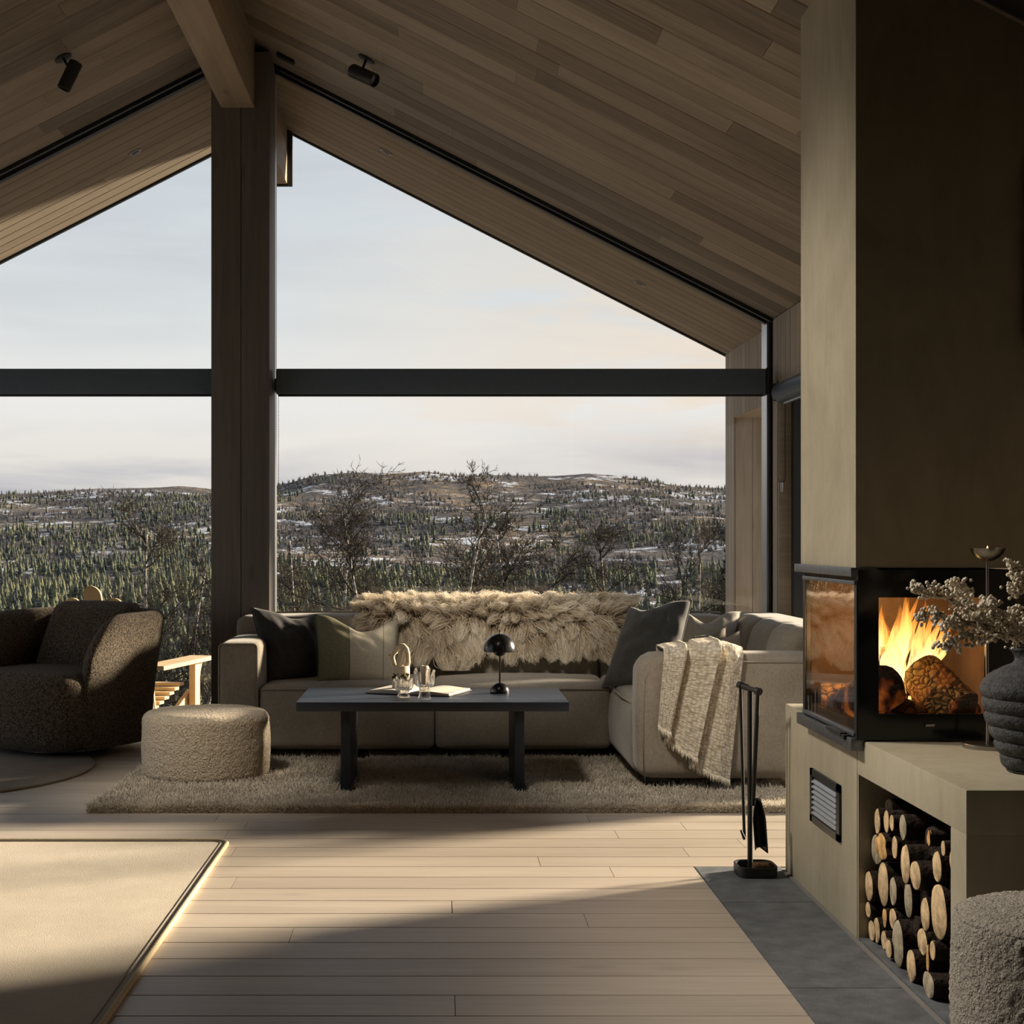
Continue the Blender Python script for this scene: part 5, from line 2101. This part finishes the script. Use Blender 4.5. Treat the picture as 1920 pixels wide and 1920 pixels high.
def shell_rows():
    rows = []
    NTt = 90
    for i in range(NTt + 1):
        t_ = i / NTt
        # angle runs from the front right round the back to the front left
        a = math.radians(-38 + 256 * t_)
        d = min(t_, 1 - t_)
        rise = min(1, d / .15)
        top = .40 + .35 * (1 - (1 - rise) ** 2.4) ** .5 + .015 * math.sin(PI * t_)
        if rise <= 0:
            top = .40
        th_ = .085
        hw, hd = .395, .40
        prof = []
        # outer side from the floor up, over the rounded top, down inside
        outs = [(0.0, .045), (.004, .15), (.010, .28), (.020, .40)]
        zt = top
        pts = []
        for (o_, z_) in outs:
            pts.append((o_, min(z_, zt - .05)))
        fl_ = .060 * max(0, (zt - .40) / .36)
        for q in range(1, 5):
            f_ = q / 4
            pts.append((.020 + (fl_ - .02) * f_ if fl_ > .02 else .020 * (1 - f_) + fl_ * f_, .40 * (1 - f_) + (zt - .045) * f_ if zt > .45 else zt - .05))
        ex_ = pts[-1][0]
        for q in range(1, 8):
            an = PI * q / 8
            pts.append((ex_ - th_ / 2 + th_ / 2 * math.cos(an), zt - .045 + .048 * math.sin(an)))
        for q in range(0, 5):
            f_ = q / 4
            pts.append((ex_ - th_ - .02 * f_, (zt - .045) * (1 - f_) + .30 * f_))
        row = []
        for (o_, z_) in pts:
            x, y_ = sq_out(a, hw + o_, hd + o_)
            row.append((x, y_, z_))
        rows.append(row)
    return rows


sr = shell_rows()
shm = MB().grid(sr)
nc_ = len(sr[0])
shm.f.append(tuple(range(nc_)))
shm.f.append(tuple(len(sr) * nc_ - 1 - q for q in range(nc_)))
shm.rot(ROT).move((ACX, ACY, .0))
so_ = shm.build('shell', mba, ac, True, 0)
sb = MB().rbox((-.372, -.455, .045), (.372, .28, .452), .07, (.02, .03, .018), 26)
vv = []
for (x, y_, z) in sb.v:
    # round the seat front in plan
    if y_ < 0:
        y_ = y_ + .085 * (abs(x) / .39) ** 2.6 * min(1, -y_ / .3)
    vv.append((x, y_, z))
sb.v = vv
sb.rot(ROT).move((ACX, ACY, 0))
sb.build('seat', mba, ac, True, 0)


def bc_lean(q):
    k_ = (q.z - .42) / .42
    return Vector((q.x * (1 + .03 * k_), q.y + .22 * k_, q.z))


bcs = MB().rbox((-.270, .02, .43), (.275, .155, .800), .045, (.012, .035, .012), 18, bc_lean)
bcs.rot(ROT).move((ACX, ACY, 0))
bcs.build('back_cushion', mba, ac, True, 0)
bd_ = MB().lathe([(0, .0), (.27, .0), (.275, .004), (.275, .03), (.25, .05), (0, .05)], (ACX, ACY, .0135), 48)
bd_.build('swivel_base', M['alu'], ac, True)
for o in (so_,):
    displace(o, .003, 70, 0, 1, 2)

# ------------------------------------------------------------------ terrace and deck chair
dk = struct(MB().box((-4.6, YG, -.30), (3.2, 11.2, -.245)).build('trim_7', M['cladding']))
yb = YG + .01
while yb < 11.15:
    board('deck_plank', (-4.5, yb + .118, -.222), (1, 0, 0), (0, -1, 0), (0, 0, -1), 7.6, .118, .022, M['cladding'], dk)
    yb += .124
ad = thing('deck_chair', 'pale pine slatted deck chair standing outside on the terrace', 'chair', (-2.05, 10.1, -.222))
aM = M['pine']
AR = math.radians(-12)
AC = (-2.06, 10.15, -.222)


def ap(name, mb):
    mb.rot(AR).move(AC)
    return mb.build(name, aM, ad, True)


# seat slats run across; seat rises towards the front (+Y local)
for i in range(7):
    y_ = -.28 + i * .088
    z = .26 + .022 * i
    ap('seat_slat', MB().cbox((-.27, y_, z), (.27, y_ + .078, z + .02), .003))
for i in range(5):
    x = -.24 + i * .12
    hgt_ = 1.09 - .10 * abs(i - 2) ** 1.6 / 1.3
    pts_ = []
    w_ = .052
    for (zz_, k_) in ((.24, 0), (.6, .5), (hgt_ - .05, 1)):
        pts_.append((zz_, k_))
    m_ = MB()
    n_ = 9
    outl_ = [(-w_, .22), (w_, .22), (w_ * 1.12, hgt_ - .06)] + [(w_ * 1.12 * math.cos(PI * q / n_), hgt_ - .06 + .06 * math.sin(PI * q / n_)) for q in range(1, n_)] + [(-w_ * 1.12, hgt_ - .06)]
    vs = []
    for dy in (0, .018):
        for (xx, zz_) in outl_:
            vs.append((x * (1 + .25 * (zz_ - .3)) + xx, -.20 - (zz_ - .22) * .42 + dy, zz_))
    nn_ = len(outl_)
    fs = [tuple(range(nn_)), tuple(range(2 * nn_ - 1, nn_ - 1, -1))] + [(q, (q + 1) % nn_, (q + 1) % nn_ + nn_, q + nn_) for q in range(nn_)]
    m_.add(vs, fs)
    ap('back_slat', m_)
for s_ in (-1, 1):
    ap('arm', MB().prism([(s_ * .25, .555), (s_ * .42, .555), (s_ * .42, .582), (s_ * .25, .582)], -.40, .50))
    ap('front_leg', MB().cbox((s_ * .335 - .022, .31, 0), (s_ * .335 + .022, .40, .556), .003))
    ap('rear_leg', MB().cbox((s_ * .29 - .02, -.40, 0), (s_ * .29 + .02, -.30, .556), .003))
    br_ = MB()
    pr_ = [(.40, .555), (.47, .555), (.455, .52), (.43, .48), (.42, .44), (.40, .40)]
    vs = [(s_ * .335 - .014, a, b) for a, b in pr_] + [(s_ * .335 + .014, a, b) for a, b in pr_]
    q6 = len(pr_)
    br_.add(vs, [tuple(range(q6)), tuple(range(2 * q6 - 1, q6 - 1, -1))] + [(q, (q + 1) % q6, (q + 1) % q6 + q6, q + q6) for q in range(q6)])
    ap('arm_bracket', br_)
    rl_ = MB()
    vs = [(s_ * .285 - .014, -.36, .06), (s_ * .285 - .014, .38, .36), (s_ * .285 - .014, .38, .26), (s_ * .285 - .014, -.30, .03)]
    vs += [(x + .028, a, b) for x, a, b in vs]
    rl_.add(vs, [(0, 1, 2, 3), (7, 6, 5, 4), (0, 4, 5, 1), (1, 5, 6, 2), (2, 6, 7, 3), (3, 7, 4, 0)])
    ap('side_rail', rl_)

# ------------------------------------------------------------------ landscape
RIDGE = [(-2600, 930), (-1200, 934), (-400, 930), (0, 925), (120, 920), (240, 914), (340, 909), (396, 916), (460, 915), (517, 912), (550, 905), (590, 893), (660, 888), (750, 890), (800, 884), (850, 889), (960, 886), (1040, 887), (1110, 884), (1150, 890), (1210, 900), (1270, 911), (1360, 918), (1500, 925), (2200, 930), (4200, 935)]
RXs = [a for a, b in RIDGE]
RYs = [b for a, b in RIDGE]


def terr(u, Y):
    ry = float(np.interp(VX + F * u, RXs, RYs))
    if Y < 500:
        z = float(np.interp(Y, [9.4, 12, 30, 60, 140, 300, 500], [-.6, -1.0, -5.0, -12, -28, -44, CAM_Z - (1300 - VY) * 500 / F]))
        amp = .02 * Y * min(1, Y / 60)
    else:
        yp = float(np.interp(Y, [500, 760, 1100, 1550, 2000, 2050, 2600], [1300, 1150, 1050, 960, ry, ry + 2, ry + 60]))
        z = CAM_Z - (yp - VY) * Y / F
        amp = 9.0 * min(1, (2100 - Y) / 500 + .25) if Y < 2100 else 3
        amp = max(amp, 1.5)
    x = u * Y
    z += amp * (mnoise.noise(Vector((x * .0045, Y * .0045, 1.3))) + .5 * mnoise.noise(Vector((x * .012, Y * .012, 4.7))))
    return z


us = np.linspace(-1.7, 1.5, 300)
Ys_ = np.concatenate([np.geomspace(9.6, 480, 50), np.linspace(500, 2050, 110), np.linspace(2100, 2600, 8)])
rowsT = [[(u * Y, Y, terr(u, Y)) for u in us] for Y in Ys_]
te = MB().grid(rowsT).build('ground', M['terrain'], None, True, 0)
struct(te)


sg = MB().grid([[(x, y, -.35 - .02 * (-x - 5) + .12 * mnoise.noise(Vector((x * .2, y * .2, 0)))) for x in np.linspace(-70, -4.7, 40)] for y in np.linspace(-40, 9.3, 30)])
struct(sg.build('ground_side', M['snow'], None, True, 0))  # unseen snow field added to bounce light in through the left glazing
sg = MB().grid([[(x, y, -.35 - .03 * (x - 2.4) + .12 * mnoise.noise(Vector((x * .2, y * .2, 3)))) for x in np.linspace(2.36, 90, 40)] for y in np.linspace(-40, 16, 30)])
struct(sg.build('ground_side', M['terrain'], None, True, 0))


def spruce_mesh(seed, tiers=4, n=7):
    r = random.Random(seed)
    vs = []
    fs = []
    for k_ in range(tiers):
        zb = .06 + .80 * k_ / tiers
        zt = min(1.0, zb + .44)
        rad = .25 * (1 - .80 * k_ / tiers) * r.uniform(.9, 1.1)
        b = len(vs)
        for j in range(n):
            a = 2 * PI * j / n + k_ * .5
            rr_ = rad * r.uniform(.65, 1.15)
            vs.append((rr_ * math.cos(a), rr_ * math.sin(a), zb - r.uniform(0, .05)))
        vs.append((r.uniform(-.01, .01), r.uniform(-.01, .01), zt))
        fs += [(b + j, b + (j + 1) % n, b + n) for j in range(n)]
    return np.array(vs), fs


protos = [spruce_mesh(i) for i in range(6)]
rt = random.Random(11)


def visible(u, yp):
    x = VX + F * u
    return (-150 < x < 396 or 515 < x < 1365)


cand = []
tries = 0
while len(cand) < 15500 and tries < 90000:
    tries += 1
    u = rt.uniform(-.72, .50)
    Y = 430 + 1570 * rt.random() ** 1.15
    x = u * Y
    dn = mnoise.noise(Vector((x * .006, Y * .006, 9.1))) + .5 * mnoise.noise(Vector((x * .02, Y * .02, 2.1)))
    up_ = (Y - 520) / 1480
    left = 1 if u < -.12 else .0
    if dn < -.20 + up_ * .55 - left * .30 and not (left and Y < 900):
        continue
    z = terr(u, Y)
    h = rt.uniform(6, 13) * (1 - .45 * up_)
    cand.append((Y, u, x, z, h))
cand.sort(key=lambda c: -c[4] / c[0])
near_t = []
rest = []
for c in cand:
    Y, u, x, z, h = c
    yp = VY + (CAM_Z - z - h * .5) * F / Y
    if len(near_t) < 300 and visible(u, yp) and yp < 1135 and rt.random() < .75:
        near_t.append(c)
    else:
        rest.append(c)
pm = []
for vs, fs in protos[:4]:
    me = bpy.data.meshes.new('spruce')
    me.from_pydata([tuple(v) for v in vs], [], fs)
    me.materials.append(M['spruce'])
    pm.append(me)
for i, (Y, u, x, z, h) in enumerate(near_t):
    o = bpy.data.objects.new('spruce_tree', pm[i % 4])
    o.location = (x, Y, z)
    o.scale = (h, h, h)
    o.rotation_euler = (0, 0, i * 1.7)
    col.objects.link(o)
    tag(o, 'small pointed spruce on the wooded hillside far beyond the window', 'tree', 'distant spruces on the hillside')


def mass(name, items, protos_, mat):
    V, Fc = [], []
    off = 0
    for i, (Y, u, x, z, h) in enumerate(items):
        vs, fs = protos_[i % len(protos_)]
        a = i * 1.3
        ca, sa = math.cos(a), math.sin(a)
        w = vs @ np.array([[ca, sa, 0], [-sa, ca, 0], [0, 0, 1]])
        V.append(w * h + np.array([x, Y, z]))
        Fc.append(np.array(fs, dtype=np.int32) + off)
        off += len(vs)
    V = np.concatenate(V)
    Fc = np.concatenate(Fc)
    me = bpy.data.meshes.new(name)
    me.vertices.add(len(V))
    me.vertices.foreach_set('co', V.astype(np.float32).ravel())
    me.loops.add(len(Fc) * 3)
    me.loops.foreach_set('vertex_index', Fc.ravel())
    me.polygons.add(len(Fc))
    me.polygons.foreach_set('loop_start', np.arange(0, len(Fc) * 3, 3, dtype=np.int32))
    me.update(calc_edges=True)
    me.materials.append(mat)
    o = bpy.data.objects.new(name, me)
    col.objects.link(o)
    o['kind'] = 'stuff'
    return o


o = mass('spruce_forest', rest, protos, M['spruce'])
tag(o, 'dense spruce forest covering the far hillside beyond the window', 'forest')


def scrub_mesh(seed):
    r = random.Random(seed)
    vs, fs = [], []
    for k_ in range(7):
        a = r.uniform(0, 6.28)
        d = r.uniform(0, .25)
        x, y_ = d * math.cos(a), d * math.sin(a)
        h = r.uniform(.6, 1.0)
        b = len(vs)
        w = r.uniform(.05, .12)
        vs += [(x - w, y_, 0), (x + w, y_ + .02, 0), (x, y_ + w, .0), (x + r.uniform(-.2, .2), y_, h)]
        fs += [(b, b + 1, b + 3), (b + 1, b + 2, b + 3), (b + 2, b, b + 3)]
    return np.array(vs), fs


scr = []
while len(scr) < 20000:
    u = rt.uniform(-.72, .50)
    Y = 480 + 1520 * rt.random()
    x = u * Y
    if mnoise.noise(Vector((x * .008, Y * .008, 5.1))) < -.02:
        continue
    scr.append((Y, u, x, terr(u, Y) - .3, rt.uniform(3, 7)))
o = mass('scrub', scr, [scrub_mesh(i) for i in range(6)], M['scrub'])
tag(o, 'grey-brown leafless birch scrub on the far hillside', 'shrub')


# bare birches close to the house
def birch(name, x_px, Y, top_px, label, lean_=0.0, seed=0, dens=1.0, green=False, trunks=1):
    r = random.Random(seed)
    u = (x_px - VX) / F
    base = Vector((u * Y, Y, -.2 - Y * .16))
    H = (CAM_Z - (top_px - VY) * Y / F - base.z) * .92
    b = thing(name, label, 'tree', base)
    tr_ = MB()
    brm = MB()
    tw_ = MB()

    def grow(p, d, L, rad, lvl):
        n = 7 if lvl == 0 else 5
        pts = [p.copy()]
        dd = d.copy()
        for i in range(n):
            dd = (dd + Vector((r.uniform(-1, 1), r.uniform(-1, 1), r.uniform(-.3, .6))) * (.06 if lvl == 0 else .26)).normalized()
            pts.append(pts[-1] + dd * L / n)
        radii = [rad * (1 - .72 * i / n) for i in range(n + 1)]
        (tr_ if lvl == 0 else (brm if lvl < 3 else tw_)).tube(pts, radii, 7 if lvl == 0 else (4 if lvl < 3 else 3), cap=False)
        if lvl >= 4:
            return
        cnt = {0: int(19 * dens), 1: 8, 2: 6, 3: 2}[lvl]
        for k_ in range(cnt):
            t_ = r.uniform(.28 if lvl == 0 else .2, 1.0)
            i = min(n - 1, int(t_ * n))
            q = pts[i].lerp(pts[i + 1], t_ * n - i)
            ax = (pts[i + 1] - pts[i]).normalized()
            o_ = ax.orthogonal().normalized()
            o_ = Matrix.Rotation(r.uniform(0, 2 * PI), 3, ax) @ o_
            nd = (ax * r.uniform(.35, .8) + o_ * r.uniform(.6, 1.0) + Vector((0, 0, .15))).normalized()
            nl = L * {0: r.uniform(.22, .40) * (1.30 - .95 * t_), 1: r.uniform(.35, .6), 2: r.uniform(.35, .6), 3: r.uniform(.4, .7)}[lvl]
            grow(q, nd, nl, max(radii[i] * .55, .0055 * Y / 25), lvl + 1)
    for k_ in range(trunks):
        grow(base + Vector((k_ * .3, 0, 0)), Vector((lean_ + (k_ * .25 if k_ else 0), 0, 1)).normalized(), H * (1 - .2 * k_), .065 * Y / 25 * (1 - .2 * k_), 0)
    tr_.build('trunk', M['birch'], b, True, 0)
    brm.build('branches', M['branch'], b, True, 0)['kind'] = 'stuff'
    if tw_.v:
        tw_.build('twigs', M['branch'], b, False, 0)['kind'] = 'stuff'
    return b


birch('birch_tree', 265, 26, 945, 'bare birch outside the left window, seen above the armchair', .06, 21, .9, trunks=2)
birch('birch_tree', 338, 34, 1010, 'smaller bare birch close to the left side of the post', -.03, 22, .8)
birch('birch_tree', 540, 27, 960, 'bare slender birch just right of the post behind the window', .03, 23, .8)
birch('birch_tree', 605, 33, 945, 'bare bushy birch second from the post in the right window', .04, 24, .9)
birch('birch_tree', 728, 24, 893, 'tall bare birch with forked crown rising above the left end of the sheepskin', -.03, 25, 1.0)
birch('birch_tree', 838, 23, 895, 'tallest dark bare birch standing behind the middle of the sheepskin', .0, 26, 1.15)
birch('birch_tree', 968, 27, 950, 'bare birch behind the sheepskin directly above the mushroom lamp', .02, 27, 1.0)
birch('birch_tree', 1160, 30, 970, 'bare birch above the right end of the sheepskin', .0, 28, .9)
birch('birch_tree', 1305, 28, 930, 'thin bare birch next to the dark pine by the outer wall', .02, 29, .8)
birch('birch_tree', 905, 38, 1000, 'small bare birch between the tallest dark one and the lamp', .03, 30, .7)
birch('birch_tree', 1060, 36, 985, 'small bare birch halfway between lamp and dark grey cushion', -.02, 31, .7)

# dark pine at the right
pb = thing('pine_tree', 'dark green pine half hidden by the outer wall at the right', 'tree', (5.8, 29, -4.8))
MB().tube([(5.75, 29, -5), (5.7, 29, -1), (5.75, 29, 2.4)], [.12, .09, .02], 8).build('trunk', M['branch'], pb, True)
ne = MB()
rp = random.Random(5)
for i in range(2600):
    z = -4 + 6.2 * rp.random() ** .9
    w = 1.0 * (1 - ((z + 4) / 6.6)) + .25
    if z > .2:
        w *= .75
    a = rp.uniform(0, 6.28)
    rr_ = w * rp.random() ** .5
    c = Vector((5.75 + rr_ * math.cos(a), 29 + rr_ * math.sin(a), z))
    s_ = rp.uniform(.05, .13)
    d1 = Vector((rp.uniform(-1, 1), rp.uniform(-1, 1), rp.uniform(-.2, 1))).normalized() * s_
    d2 = Vector((rp.uniform(-1, 1), rp.uniform(-1, 1), rp.uniform(-1, 1))).normalized() * s_ * .5
    ne.add([c - d1, c + d2, c + d1, c - d2], [(0, 1, 2, 3)])
no_ = ne.build('needles', M['pineneedle'], pb, False)
no_['kind'] = 'stuff'

for o in bpy.data.objects:
    if '_w' in o.keys():
        del o['_w']
